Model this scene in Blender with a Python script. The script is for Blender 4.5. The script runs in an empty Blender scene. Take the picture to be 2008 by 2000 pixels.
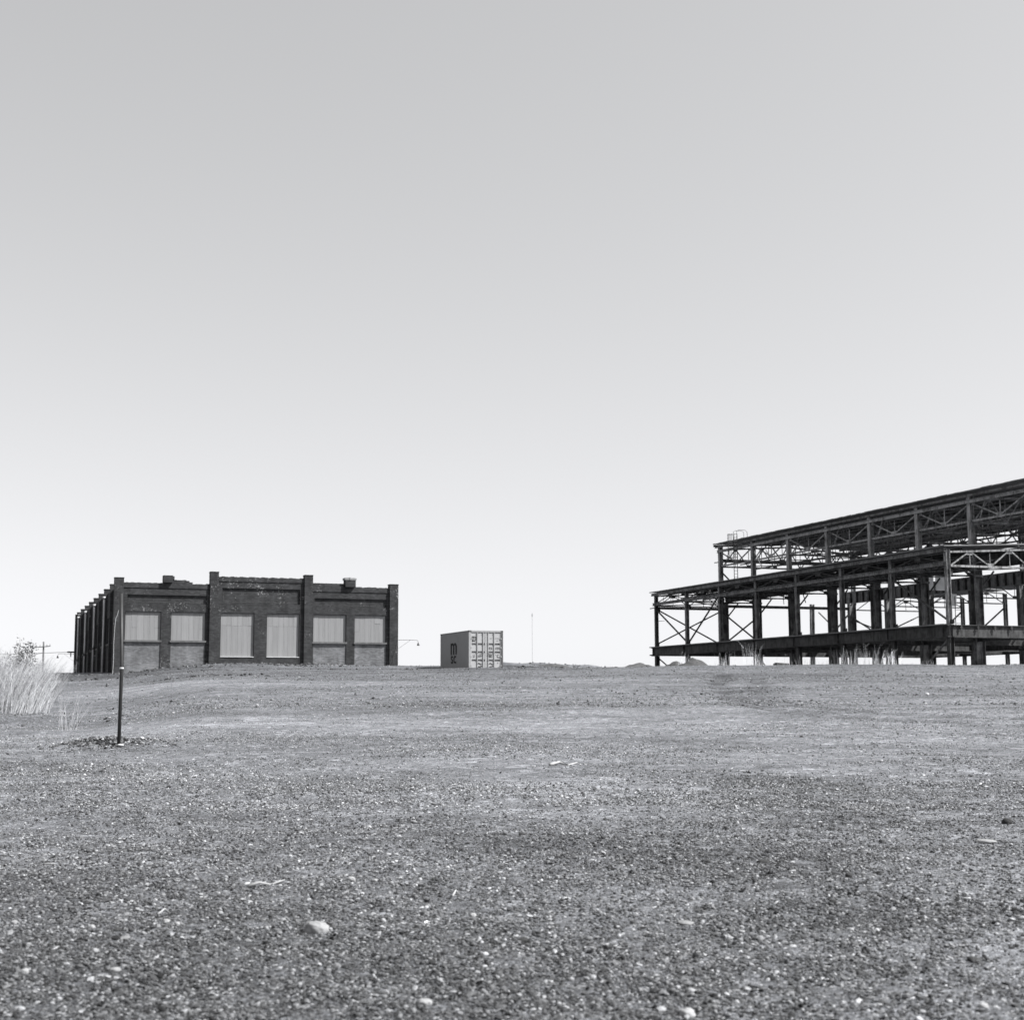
import bpy, bmesh, math, random
import numpy as np
from mathutils import Vector, Matrix
R = math.radians
sc = bpy.context.scene
COL = sc.collection
random.seed(7)
rng = np.random.default_rng(11)
EYE = 1.5                                  # eye height above the ground under the camera

# ------------------------------------------------------------------ camera
cam = bpy.data.cameras.new('camera')
cam.sensor_fit = 'HORIZONTAL'; cam.sensor_width = 56.0; cam.lens = 56.0*2870/2008
cam.clip_start = 0.1; cam.clip_end = 9000
co = bpy.data.objects.new('camera', cam); COL.objects.link(co)
pitch = math.atan(371/2870)
co.matrix_world = Matrix.Translation((0, 0, EYE)) @ Matrix.Rotation(R(90)+pitch, 4, 'X') @ Matrix.Rotation(R(-0.2), 4, 'Z')
cam.dof.use_dof = True; cam.dof.focus_distance = 26.0; cam.dof.aperture_fstop = 5.6
sc.camera = co

# ------------------------------------------------------------------ sky and sun
SUN_AZ, SUN_EL = R(105), R(47)             # azimuth clockwise from the view heading
w = bpy.data.worlds.new('World'); sc.world = w; w.use_nodes = True
nt = w.node_tree; N = nt.nodes; LK = nt.links
for n in list(N): N.remove(n)
out = N.new('ShaderNodeOutputWorld'); bg = N.new('ShaderNodeBackground')
sky = N.new('ShaderNodeTexSky'); sky.sky_type = 'NISHITA'; sky.sun_disc = False
sky.sun_elevation = SUN_EL; sky.sun_rotation = SUN_AZ
sky.air_density = 1.0; sky.dust_density = 2.2; sky.ozone_density = 1.0
bw = N.new('ShaderNodeRGBToBW')            # black-and-white film
gm = N.new('ShaderNodeMath'); gm.operation = 'POWER'; gm.inputs[1].default_value = 0.66
ml = N.new('ShaderNodeMath'); ml.operation = 'MULTIPLY'; ml.inputs[1].default_value = 1.40
tint = N.new('ShaderNodeMix'); tint.data_type = 'RGBA'; tint.blend_type = 'MULTIPLY'
tint.inputs[0].default_value = 1.0; tint.inputs[7].default_value = (0.985, 0.99, 1.012, 1)
tcw = N.new('ShaderNodeTexCoord'); sx = N.new('ShaderNodeSeparateXYZ'); cx = N.new('ShaderNodeCombineXYZ')
za = N.new('ShaderNodeMath'); za.operation = 'MAXIMUM'; za.inputs[1].default_value = 0.0
zb = N.new('ShaderNodeMath'); zb.operation = 'MULTIPLY_ADD'; zb.inputs[1].default_value = 1.12; zb.inputs[2].default_value = 0.055   # keeps the pale band right down to the skyline
LK.new(tcw.outputs['Generated'], sx.inputs[0]); LK.new(sx.outputs[2], za.inputs[0]); LK.new(za.outputs[0], zb.inputs[0])
LK.new(sx.outputs[0], cx.inputs[0]); LK.new(sx.outputs[1], cx.inputs[1]); LK.new(zb.outputs[0], cx.inputs[2]); LK.new(cx.outputs[0], sky.inputs[0])
LK.new(sky.outputs[0], bw.inputs[0]); LK.new(bw.outputs[0], gm.inputs[0])
LK.new(gm.outputs[0], ml.inputs[0]); LK.new(ml.outputs[0], tint.inputs[6]); LK.new(tint.outputs[2], bg.inputs[0])
bg.inputs[1].default_value = 0.145
LK.new(bg.outputs[0], out.inputs[0])
sun = bpy.data.lights.new('sun', 'SUN'); sun.energy = 4.8; sun.angle = R(0.5); sun.color = (1.0, 0.995, 0.985)
so = bpy.data.objects.new('sun', sun); COL.objects.link(so)
sd = Vector((math.sin(SUN_AZ)*math.cos(SUN_EL), math.cos(SUN_AZ)*math.cos(SUN_EL), math.sin(SUN_EL)))
so.rotation_euler = sd.to_track_quat('Z', 'Y').to_euler(); so.location = (40, -20, 60)
sc.view_settings.view_transform = 'Standard'; sc.view_settings.look = 'None'
sc.view_settings.gamma = 1.0; sc.view_settings.exposure = 1.0

# ------------------------------------------------------------------ helpers
def tag(o, label=None, cat=None, group=None, kind=None):
    if label: o['label'] = label
    if cat: o['category'] = cat
    if group: o['group'] = group
    if kind: o['kind'] = kind
    return o
def link(name, me, mat, parent=None):
    o = bpy.data.objects.new(name, me); COL.objects.link(o)
    for m in (mat if isinstance(mat, (list, tuple)) else [mat]): me.materials.append(m)
    if parent: o.parent = parent
    return o
def obj(name, bm, mat, parent=None, smooth=False):
    me = bpy.data.meshes.new(name)
    bmesh.ops.recalc_face_normals(bm, faces=bm.faces)
    bm.to_mesh(me); bm.free()
    if smooth:
        for p in me.polygons: p.use_smooth = True
    return link(name, me, mat, parent)
def raw(name, verts, faces, mat, parent=None, smooth=False):
    me = bpy.data.meshes.new(name); me.from_pydata([tuple(v) for v in verts], [], faces); me.update()
    if smooth:
        for p in me.polygons: p.use_smooth = True
    return link(name, me, mat, parent)
def thing(name, loc, rz, label, cat, group=None):
    o = bpy.data.objects.new(name, None); COL.objects.link(o)
    o.location = loc; o.rotation_euler = (0, 0, rz)
    return tag(o, label, cat, group)
def BM(): return bmesh.new()
def box(bm, x0, x1, y0, y1, z0, z1):
    v = [bm.verts.new(p) for p in ((x0,y0,z0),(x1,y0,z0),(x1,y1,z0),(x0,y1,z0),(x0,y0,z1),(x1,y0,z1),(x1,y1,z1),(x0,y1,z1))]
    for f in ((0,3,2,1),(4,5,6,7),(0,1,5,4),(1,2,6,5),(2,3,7,6),(3,0,4,7)): bm.faces.new([v[i] for i in f])
def frame(a, b, up=(0,0,1)):
    a, b = Vector(a), Vector(b); d = (b-a).normalized(); up = Vector(up)
    if abs(d.dot(up)) > 0.98: up = Vector((0,1,0))
    s = d.cross(up).normalized(); t = s.cross(d).normalized()
    return a, b, s, t
def extrude(bm, prof, a, b, up=(0,0,1)):
    a, b, s, t = frame(a, b, up)
    ra = [bm.verts.new(a+s*x+t*y) for x, y in prof]; rb = [bm.verts.new(b+s*x+t*y) for x, y in prof]
    n = len(prof)
    for i in range(n): bm.faces.new((ra[i], ra[(i+1)%n], rb[(i+1)%n], rb[i]))
    return ra, rb
def bar(bm, a, b, w=0.1, h=0.1, up=(0,0,1)):
    ra, rb = extrude(bm, [(-w/2,-h/2),(w/2,-h/2),(w/2,h/2),(-w/2,h/2)], a, b, up)
    bm.faces.new(ra[::-1]); bm.faces.new(rb)
def ibeam(bm, a, b, w, h, up=(0,0,1), t=0.03, tw=0.02):
    p = [(-w/2,-h/2),(w/2,-h/2),(w/2,-h/2+t),(tw/2,-h/2+t),(tw/2,h/2-t),(w/2,h/2-t),(w/2,h/2),(-w/2,h/2),(-w/2,h/2-t),(-tw/2,h/2-t),(-tw/2,-h/2+t),(-w/2,-h/2+t)]
    ra, rb = extrude(bm, p, a, b, up)
    for r in (ra, rb):
        bm.faces.new((r[0],r[1],r[2],r[3],r[10],r[11])); bm.faces.new((r[3],r[4],r[9],r[10])); bm.faces.new((r[4],r[5],r[6],r[7],r[8],r[9]))
def tube(bm, pts, r, n=6, r1=None):
    pts = [Vector(p) for p in pts]; rings = []
    for i, p in enumerate(pts):
        d = (pts[min(i+1,len(pts)-1)]-pts[max(i-1,0)]).normalized()
        up = Vector((0,0,1)) if abs(d.z) < 0.95 else Vector((0,1,0))
        s = d.cross(up).normalized(); t = s.cross(d)
        rr = r if r1 is None else r+(r1-r)*i/(len(pts)-1)
        rings.append([bm.verts.new(p+s*math.cos(2*math.pi*k/n)*rr+t*math.sin(2*math.pi*k/n)*rr) for k in range(n)])
    for a, b in zip(rings, rings[1:]):
        for k in range(n): bm.faces.new((a[k], a[(k+1)%n], b[(k+1)%n], b[k]))
    bm.faces.new(rings[0][::-1]); bm.faces.new(rings[-1])
def P(r): return (r*0.99, r*0.996, r*1.012, 1)      # neutral film grey

# ------------------------------------------------------------------ materials
class Mat:
    def __init__(s, name, rough=0.85, metal=0.0):
        s.m = bpy.data.materials.new(name); s.m.use_nodes = True
        s.nt = s.m.node_tree; s.N = s.nt.nodes; s.b = s.N['Principled BSDF']
        s.b.inputs['Roughness'].default_value = rough; s.b.inputs['Metallic'].default_value = metal
        s.b.inputs['Specular IOR Level'].default_value = 0.25
        s.tc = s.N.new('ShaderNodeTexCoord')
    def n(s, t, **k):
        x = s.N.new(t)
        for a, v in k.items(): setattr(x, a, v)
        return x
    def l(s, a, b): s.nt.links.new(a, b)
    def noise(s, scale, detail=4, rough=0.6, vec=None):
        x = s.n('ShaderNodeTexNoise'); x.inputs['Scale'].default_value = scale
        x.inputs['Detail'].default_value = detail; x.inputs['Roughness'].default_value = rough
        s.l(vec or s.tc.outputs['Object'], x.inputs['Vector']); return x.outputs['Fac']
    def ramp(s, fac, stops, interp='LINEAR'):
        x = s.n('ShaderNodeValToRGB'); x.color_ramp.interpolation = interp
        e = x.color_ramp.elements
        while len(e) < len(stops): e.new(0.5)
        for i, (p, v) in enumerate(stops): e[i].position = p; e[i].color = P(v)
        s.l(fac, x.inputs[0]); return x.outputs[0]
    def mix(s, a, b, fac=0.5, mode='MIX'):
        x = s.n('ShaderNodeMix', data_type='RGBA', blend_type=mode)
        for i, v in ((0, fac), (6, a), (7, b)):
            if isinstance(v, (int, float)): x.inputs[i].default_value = v if i == 0 else P(v)
            else: s.l(v, x.inputs[i])
        return x.outputs[2]
    def mapping(s, scale=(1,1,1), rot=(0,0,0)):
        x = s.n('ShaderNodeMapping'); x.inputs['Scale'].default_value = scale; x.inputs['Rotation'].default_value = rot
        s.l(s.tc.outputs['Object'], x.inputs['Vector']); return x.outputs[0]
    def bump(s, h, strength, dist):
        x = s.n('ShaderNodeBump'); x.inputs['Strength'].default_value = strength; x.inputs['Distance'].default_value = dist
        s.l(h, x.inputs['Height']); s.l(x.outputs[0], s.b.inputs['Normal'])
    def col(s, c):
        if isinstance(c, (int, float)): s.b.inputs['Base Color'].default_value = P(c)
        else: s.l(c, s.b.inputs['Base Color'])
        return s

def mottled(name, lo, hi, scale=3.0, rough=0.85, metal=0.0, streak=None, bump=0.0):
    M = Mat(name, rough, metal)
    f = M.noise(scale, 6, 0.65, M.mapping(streak) if streak else None)
    M.col(M.ramp(f, [(0.3, lo), (0.7, hi)]))
    if bump: M.bump(f, bump, 0.01)
    return M.m

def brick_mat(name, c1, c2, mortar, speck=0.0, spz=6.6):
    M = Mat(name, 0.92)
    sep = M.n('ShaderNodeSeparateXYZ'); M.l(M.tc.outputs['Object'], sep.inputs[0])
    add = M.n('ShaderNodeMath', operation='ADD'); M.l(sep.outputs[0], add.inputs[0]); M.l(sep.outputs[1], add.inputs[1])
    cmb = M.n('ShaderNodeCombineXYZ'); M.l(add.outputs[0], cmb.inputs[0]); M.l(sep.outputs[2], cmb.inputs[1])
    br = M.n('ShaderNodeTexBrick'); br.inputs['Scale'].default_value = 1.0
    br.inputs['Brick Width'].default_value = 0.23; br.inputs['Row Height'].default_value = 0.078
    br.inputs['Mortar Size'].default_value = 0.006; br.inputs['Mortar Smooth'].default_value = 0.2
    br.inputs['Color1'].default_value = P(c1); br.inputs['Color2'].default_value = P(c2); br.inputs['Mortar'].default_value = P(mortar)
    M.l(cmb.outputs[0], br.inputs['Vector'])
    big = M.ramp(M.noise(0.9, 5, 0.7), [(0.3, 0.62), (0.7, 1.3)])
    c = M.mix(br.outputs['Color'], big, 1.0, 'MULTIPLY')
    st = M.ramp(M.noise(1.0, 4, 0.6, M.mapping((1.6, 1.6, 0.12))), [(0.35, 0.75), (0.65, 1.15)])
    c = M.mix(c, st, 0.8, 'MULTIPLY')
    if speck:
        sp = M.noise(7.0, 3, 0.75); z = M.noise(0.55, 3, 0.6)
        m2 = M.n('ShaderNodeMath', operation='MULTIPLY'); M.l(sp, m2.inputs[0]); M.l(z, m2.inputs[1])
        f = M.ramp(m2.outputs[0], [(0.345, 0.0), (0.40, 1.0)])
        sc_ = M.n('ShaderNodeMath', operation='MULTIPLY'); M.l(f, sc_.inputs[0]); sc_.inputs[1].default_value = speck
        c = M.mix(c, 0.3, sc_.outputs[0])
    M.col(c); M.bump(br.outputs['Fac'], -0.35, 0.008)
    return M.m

def paint_mat(name, base, rust, amount=0.5, rough=0.7):
    M = Mat(name, rough)
    n1 = M.noise(1.6, 7, 0.7); n2 = M.noise(3.0, 5, 0.7, M.mapping((2.5, 2.5, 0.25)))
    m = M.n('ShaderNodeMath', operation='ADD'); M.l(n1, m.inputs[0]); M.l(n2, m.inputs[1])
    h = M.n('ShaderNodeMath', operation='MULTIPLY'); M.l(m.outputs[0], h.inputs[0]); h.inputs[1].default_value = 0.5
    M.col(M.ramp(h.outputs[0], [(amount-0.06, rust), (amount+0.06, base)]))
    return M.m

def ground_mat():
    M = Mat('gravel ground', 0.95); M.b.inputs['Specular IOR Level'].default_value = 0.1
    def vor(scale, feat='F1'):
        v = M.n('ShaderNodeTexVoronoi'); v.feature = feat; v.inputs['Scale'].default_value = scale
        M.l(M.tc.outputs['Object'], v.inputs['Vector']); return v
    v1, v2, v3 = vor(75), vor(24), vor(7)
    def cell(v, stops):
        s = M.n('ShaderNodeSeparateColor'); M.l(v.outputs['Color'], s.inputs[0]); return M.ramp(s.outputs[0], stops)
    a = cell(v1, [(0.0, 0.015), (0.35, 0.055), (0.72, 0.12), (0.90, 0.24), (1.0, 0.55)])
    b = cell(v2, [(0.0, 0.03), (0.3, 0.075), (0.7, 0.115), (0.93, 0.19), (1.0, 0.42)])
    d = cell(v3, [(0.0, 0.045), (0.5, 0.09), (0.88, 0.135), (1.0, 0.28)])
    c = M.mix(a, b, 0.45); c = M.mix(c, d, 0.38)
    big = M.ramp(M.noise(0.10, 6, 0.6, M.mapping((1, 2.2, 1))), [(0.36, 0.85), (0.5, 1.0), (0.64, 1.12)])
    mid = M.ramp(M.noise(0.7, 5, 0.65, M.mapping((1, 2.0, 1))), [(0.34, 0.72), (0.66, 1.2)])
    c = M.mix(c, big, 1.0, 'MULTIPLY'); c = M.mix(c, mid, 1.0, 'MULTIPLY')
    at = M.n('ShaderNodeAttribute', attribute_name='soil')
    c = M.mix(c, at.outputs['Color'], 1.0, 'MULTIPLY')
    c = M.mix(c, 1.30, 1.0, 'MULTIPLY')
    M.col(c)
    h = M.n('ShaderNodeMath', operation='MULTIPLY_ADD'); M.l(v1.outputs['Distance'], h.inputs[0]); h.inputs[1].default_value = -0.3
    M.l(M.noise(9, 6, 0.7), h.inputs[2])
    M.bump(h.outputs[0], 0.7, 0.05)
    return M.m
def tone_mat(name, rough=0.9, mul=1.0, nz=60):
    M = Mat(name, rough); M.b.inputs['Specular IOR Level'].default_value = 0.15
    at = M.n('ShaderNodeAttribute', attribute_name='tone')
    c = M.mix(at.outputs['Color'], M.ramp(M.noise(nz, 3, 0.6), [(0.3, 0.75*mul), (0.7, 1.2*mul)]), 1.0, 'MULTIPLY')
    M.col(c); return M.m

m_ground = ground_mat(); m_stone = tone_mat('gravel stone'); m_straw = tone_mat('dry straw', 0.8, 1.0, 12)
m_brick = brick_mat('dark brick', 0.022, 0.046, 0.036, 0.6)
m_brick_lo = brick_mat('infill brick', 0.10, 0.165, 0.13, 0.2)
m_board = mottled('boarding', 0.195, 0.225, 1.4, 0.75, 0.0, (3.0, 3.0, 0.35))
m_board2 = mottled('boarding pale', 0.205, 0.235, 1.4, 0.75, 0.0, (3.0, 3.0, 0.35))
m_board3 = mottled('boarding grey', 0.185, 0.215, 1.4, 0.75, 0.0, (3.0, 3.0, 0.35))
m_sill = mottled('stone sill', 0.07, 0.13, 5)
m_cap = mottled('weathered concrete cap', 0.16, 0.26, 4)
m_roofing = mottled('tar roofing', 0.03, 0.06, 2)
m_pipe = mottled('downpipe zinc', 0.35, 0.5, 2, 0.5)
m_iron = mottled('old iron', 0.05, 0.10, 4)
m_cable = mottled('pale cable', 0.3, 0.45, 4)
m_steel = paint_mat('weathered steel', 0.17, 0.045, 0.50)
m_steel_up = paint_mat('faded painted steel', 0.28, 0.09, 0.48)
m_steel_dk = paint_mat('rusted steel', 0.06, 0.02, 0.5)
m_steel_lt = paint_mat('lit painted steel', 0.27, 0.06, 0.49)  # paler copy for members seen in the sun, their brightness put into the colour
m_deck = mottled('roof deck', 0.10, 0.20, 1.5)
m_deck_top = mottled('roof felt', 0.03, 0.05, 1.5)
m_sheet = mottled('loose sheet', 0.6, 0.78, 2)
m_cont = paint_mat('container paint', 0.235, 0.17, 0.38, 0.6)  # same paint as the doors, darkened so the shaded side reads darker
m_door_lit = paint_mat('sunlit door paint', 0.31, 0.23, 0.36, 0.6)  # lit copy of the container paint, sunlight on the doors put into the colour
m_cont_fr = mottled('container frame', 0.23, 0.28, 3)
m_ink = mottled('black lettering', 0.015, 0.03, 5)
m_ink2 = mottled('faded lettering', 0.12, 0.17, 5)
m_wood = mottled('weathered wood', 0.06, 0.13, 3)
m_pale = mottled('pale stone', 0.35, 0.5, 3)

# ------------------------------------------------------------------ terrain
def vnoise(x, y, seed=0):
    x = np.asarray(x, float); y = np.asarray(y, float)
    xi = np.floor(x).astype(np.int64); yi = np.floor(y).astype(np.int64); fx = x-xi; fy = y-yi
    fx = fx*fx*(3-2*fx); fy = fy*fy*(3-2*fy)
    def h(i, j):
        n = (i*374761393 + j*668265263 + seed*974711) & 0x7fffffff
        n = ((n ^ (n >> 13))*1274126177) & 0x7fffffff
        return ((n ^ (n >> 16)) & 0xffff)/65535.0
    a = h(xi, yi)*(1-fx)+h(xi+1, yi)*fx; b = h(xi, yi+1)*(1-fx)+h(xi+1, yi+1)*fx
    return (a*(1-fy)+b*fy)*2-1
def ss(t): t = np.clip(t, 0, 1); return t*t*(3-2*t)
YC = [-3000,-60,-5, 0, 6, 14, 25, 45, 60, 75, 90, 100, 110, 120, 135, 200, 400, 3000]
ZL = [-1.9,-1.8,-1.6,-1.5,-1.38,-1.13,-0.74, 0.06, 0.72, 1.30, 1.80, 2.10, 2.50, 2.72, 2.6, 2.2, 1.6, 1.2]
ZR = [-1.9,-1.8,-1.6,-1.5,-1.38,-1.13,-0.74, 0.10, 0.80, 1.44, 2.02, 2.03, 2.00, 1.95, 1.9, 1.7, 1.4, 1.2]
def curve(y, zs):
    return sum(np.interp(y+d, YC, zs) for d in (-2.4, -1.2, 0, 1.2, 2.4))/5
MOUNDS = [(-6.95, 24.9, 0.75, 0.55, 0.16), (-6.2, 25.3, 0.9, 0.5, 0.07), (2.5, 111, 3.2, 2.0, 0.22), (-1.2, 108, 1.6, 1.4, 0.25), (6.0, 112, 1.4, 1.4, 0.30), (5.0, 106, 3.5, 2.5, -0.1),
          (-20.0, 107.0, 4.0, 1.6, 0.32), (-14.0, 108.6, 4.0, 1.4, 0.20), (-24.0, 104.5, 2.0, 1.2, 0.2), (9.5, 97, 2.0, 1.5, 0.16), (-2.5, 97, 4, 2.5, 0.10)]
RUTS = [[(9.5, 66), (7.4, 53), (6.3, 41), (6.2, 36), (6.9, 33.5), (7.6, 31.8), (8.9, 30.3), (10.4, 29), (14, 27.5)],
        [(10.2, 62), (7.7, 46), (7.2, 37.5), (8.2, 34), (9.4, 32.3), (10.9, 31), (15, 29.6)], [(-9, 79), (-1, 83), (4, 90)], [(-8.5, 81.5), (-1, 85.5), (3.5, 92)]]
def rut(x, y, w=0.22):
    """how deep in a wheel rut a point lies, 0 to 1"""
    m = np.full(np.broadcast(x, y).shape, 1e3)
    for P_ in RUTS:
        for (ax, ay), (bx, by) in zip(P_, P_[1:]):
            dx, dy = bx-ax, by-ay; t = np.clip(((x-ax)*dx+(y-ay)*dy)/(dx*dx+dy*dy), 0, 1)
            m = np.minimum(m, np.hypot(x-ax-t*dx, y-ay-t*dy))
    return np.exp(-(m/w)**2)
def gh(x, y):
    x = np.asarray(x, float); y = np.asarray(y, float)
    t = ss((x-1.5)/9.0)
    z = curve(y, ZL)*(1-t)+curve(y, ZR)*t
    yy = np.maximum(y, 8.0)
    z = z - 0.5*ss((-0.20-x/yy)/0.10)*ss((y-24)/16.0)
    near = 1-ss((y-12)/60)*0.35
    z = z + 0.055*vnoise(x*0.22, y*0.30, 1) + 0.030*vnoise(x*0.7+3, y*0.8, 2)*near + 0.012*vnoise(x*2.3, y*2.3, 3) + 0.006*vnoise(x*6, y*6, 4)
    z = z + 0.05*vnoise(x*0.09+7, y*0.35, 9)
    for mx, my, sx, sy, a in MOUNDS:
        z = z + a*np.exp(-((x-mx)/sx)**2-((y-my)/sy)**2)
    z = z - 0.05*rut(x, y)
    return z + EYE
def zg(x, y): return float(gh(x, y))
SOIL = [(0.6, 16.2, 1.7, 2.4, .34), (-3.5, 20, 3, 2, .12), (3.2, 8.2, 1.0, 2.2, .30), (0, 31, 30, 5, .22), (-9, 27, 4, 4, .12), (6, 22, 5, 2.5, .12), (10, 42, 8, 3, .16), (-14, 60, 8, 3, .12),
        (1.8, 11.3, 1.5, 1.0, -.34), (2.3, 9.2, .8, .7, -.45), (.2, 11.6, .8, .8, -.2), (-1.6, 8.2, 2.4, 1.9, -.38), (-3.0, 10.5, 1.2, 1.2, -.22), (3.3, 14.0, 1.2, .8, -.25), (0, 5.8, 6, 2.4, -.3), (2.6, 18.5, 1.6, 1.0, -.28),  # the wide nearest patch is part dark soil, part lens vignetting painted in
        (0, 94, 90, 15, -.33), (-27, 98, 10, 9, -.3), (9, 62, 9, 5, -.10), (14, 64, 4, 4, -.2), (0, 70, 12, 5, -.2), (-10, 52, 5, 2, -.15), (-16, 76, 8, 5, -.2), (-1, 40, 6, 1.2, -.12), (-6.9, 24.8, .8, .45, -.35), (0.5, 104, 4, 2.4, -.3)]
def soil(x, y):
    """brightness of the dirt: pale fine sand, dark coarse cinders, plus lens falloff painted into the near foreground"""
    x = np.asarray(x, float); y = np.asarray(y, float)
    wx = x+.5*vnoise(x*.6, y*.6, 41)*np.minimum(1, y/15); wy = y+.6*vnoise(x*.5, y*.5, 42)*np.clip(y/12, .5, 3)
    m = 1+.10*vnoise(x*.15, y*.25, 43)+.10*vnoise(x*.6, y*.9, 44)
    for px, py, sx, sy, a in SOIL: m = m+a*np.exp(-((wx-px)/sx)**2-((wy-py)/sy)**2)
    m = m-.42*rut(x, y, .45)*(0.75+0.5*vnoise(x*1.5, y*1.5, 12))
    return np.clip(m, .35, 1.6)

def make_ground():
    ys = [-3000, -600, -150, -60, -30, -15, -8, -4, 0, 2, 3.5]; y = 4.5
    while y < 140: ys.append(y); y += max(0.07, y*0.0075)
    while y < 3200: ys.append(y); y *= 1.12
    ys = np.array(ys); nx = 460; t = np.linspace(-1, 1, nx)
    xs = np.sinh(t*6.3)*11.0
    X, Y = np.meshgrid(xs, ys); Z = gh(X, Y)
    V = np.stack([X, Y, Z], -1).reshape(-1, 3)
    ny = len(ys); i = np.arange(ny-1)[:, None]*nx+np.arange(nx-1)[None, :]
    F = np.stack([i, i+1, i+nx+1, i+nx], -1).reshape(-1, 4)
    me = bpy.data.meshes.new('ground')
    me.vertices.add(len(V)); me.vertices.foreach_set('co', V.ravel())
    me.loops.add(F.size); me.loops.foreach_set('vertex_index', F.ravel().astype(np.int32))
    me.polygons.add(len(F)); me.polygons.foreach_set('loop_start', (np.arange(len(F))*4).astype(np.int32))
    me.polygons.foreach_set('use_smooth', np.ones(len(F), bool))
    me.update(); me.validate()
    a = me.attributes.new('soil', 'FLOAT', 'POINT'); a.data.foreach_set('value', soil(X, Y).ravel().astype(np.float32))
    o = link('ground', me, m_ground); return tag(o, kind='structure')
make_ground()

# icosahedron template for stones
_t = (1+5**.5)/2
ICO = np.array([(-1,_t,0),(1,_t,0),(-1,-_t,0),(1,-_t,0),(0,-1,_t),(0,1,_t),(0,-1,-_t),(0,1,-_t),(_t,0,-1),(_t,0,1),(-_t,0,-1),(-_t,0,1)], float)
ICO /= np.linalg.norm(ICO[0])
ICF = np.array([(0,11,5),(0,5,1),(0,1,7),(0,7,10),(0,10,11),(1,5,9),(5,11,4),(11,10,2),(10,7,6),(7,1,8),(3,9,4),(3,4,2),(3,2,6),(3,6,8),(3,8,9),(4,9,5),(2,4,11),(6,2,10),(8,6,7),(9,8,1)])
def tri_mesh(name, V, F, tone, mat, smooth):
    me = bpy.data.meshes.new(name)
    me.vertices.add(len(V)); me.vertices.foreach_set('co', V.astype(np.float32).ravel())
    k = F.shape[1]
    me.loops.add(F.size); me.loops.foreach_set('vertex_index', F.ravel().astype(np.int32))
    me.polygons.add(len(F)); me.polygons.foreach_set('loop_start', (np.arange(len(F))*k).astype(np.int32))
    me.polygons.foreach_set('use_smooth', np.full(len(F), smooth))
    me.update()
    a = me.attributes.new('tone', 'FLOAT_COLOR', 'POINT')
    c = np.stack([tone*.99, tone*.996, tone*1.012, np.ones_like(tone)], -1).astype(np.float32); a.data.foreach_set('color', c.ravel())
    return link(name, me, mat)
def stones(name, x, y, size, tone, flat=0.6, sink=0.25, smooth=False):
    n = len(x); z = gh(x, y); tone = tone*(.35+.65*soil(x, y))
    ang = rng.uniform(0, 2*np.pi, n); ca, sa = np.cos(ang), np.sin(ang)
    S = size[:, None]*np.stack([rng.uniform(.8, 1.4, n), rng.uniform(.6, 1.0, n), flat*rng.uniform(.6, 1.2, n)], -1)*0.5
    V = ICO[None]*(1+rng.uniform(-.22, .22, (n, 12, 1)))*S[:, None, :]
    tx = rng.normal(0, .25, n)[:, None]
    vx, vy, vz = V[..., 0], V[..., 1], V[..., 2]+V[..., 0]*tx
    X = vx*ca[:, None]-vy*sa[:, None]+x[:, None]; Y = vx*sa[:, None]+vy*ca[:, None]+y[:, None]
    Z = vz+(z+S[:, 2]*(1-2*sink))[:, None]
    V = np.stack([X, Y, Z], -1).reshape(-1, 3); F = (ICF[None]+(np.arange(n)*12)[:, None, None]).reshape(-1, 3)
    return tri_mesh(name, V, F, np.repeat(tone, 12), m_stone, smooth)
def tones(n, bright=0.05, dark=0.12):
    t = rng.lognormal(math.log(0.102), 0.47, n); u = rng.uniform(0, 1, n)
    t[u < bright] = rng.uniform(.22, .42, (u < bright).sum()); t[u > 1-dark] = rng.uniform(.015, .04, (u > 1-dark).sum())
    return np.clip(t, .02, .8)
def scatter(n, y0, y1, half=0.42, patch=(0.5, 0.7), seed=0, pw=1.0, low=.06):
    m = int(n*2.6); u = rng.uniform(0, 1, m)
    y = (y0**(1-pw)+(y1**(1-pw)-y0**(1-pw))*u)**(1/(1-pw)) if abs(pw-1) > 1e-6 else y0*(y1/y0)**u
    x = rng.uniform(-1, 1, m)*(half*y+0.6)
    k = 0.45+0.75*vnoise(x*patch[0], y*patch[1], 20+seed)+0.35*vnoise(x*patch[0]*4, y*patch[1]*5, 30+seed)
    keep = rng.uniform(0, 1, m) < np.clip(np.clip(k, low, 1)-(soil(x, y)-1)*1.7, .07, 1)
    return x[keep][:n], y[keep][:n]
def stuff(o, label, cat): return tag(o, label, cat, kind='stuff')
x, y = scatter(190000, 5.2, 18, seed=1, patch=(.35, .45), pw=0.7, low=.45); n = len(x)
stuff(stones('gravel', x, y, np.clip(rng.lognormal(math.log(.0155), .36, n), .009, .05), tones(n, .10, .12)), 'loose grey gravel covering the ground near the camera', 'gravel')
x, y = scatter(130000, 15, 45, seed=2, patch=(.2, .3), pw=0.9, low=.25); n = len(x)
stuff(stones('coarse_gravel', x, y, np.clip(rng.lognormal(math.log(.0165), .36, n), .010, .06), tones(n, .09, .10)*1.2), 'coarser gravel strewn over the middle of the rise', 'gravel')
x, y = scatter(36000, 38, 104, seed=3, patch=(.16, .3), pw=0.9); n = len(x)
stuff(stones('rubble', x, y, np.clip(rng.lognormal(math.log(.032), .42, n), .02, .16), tones(n, .14, .16)*1.1), 'scattered bits of rubble on the upper slope', 'rubble')
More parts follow.
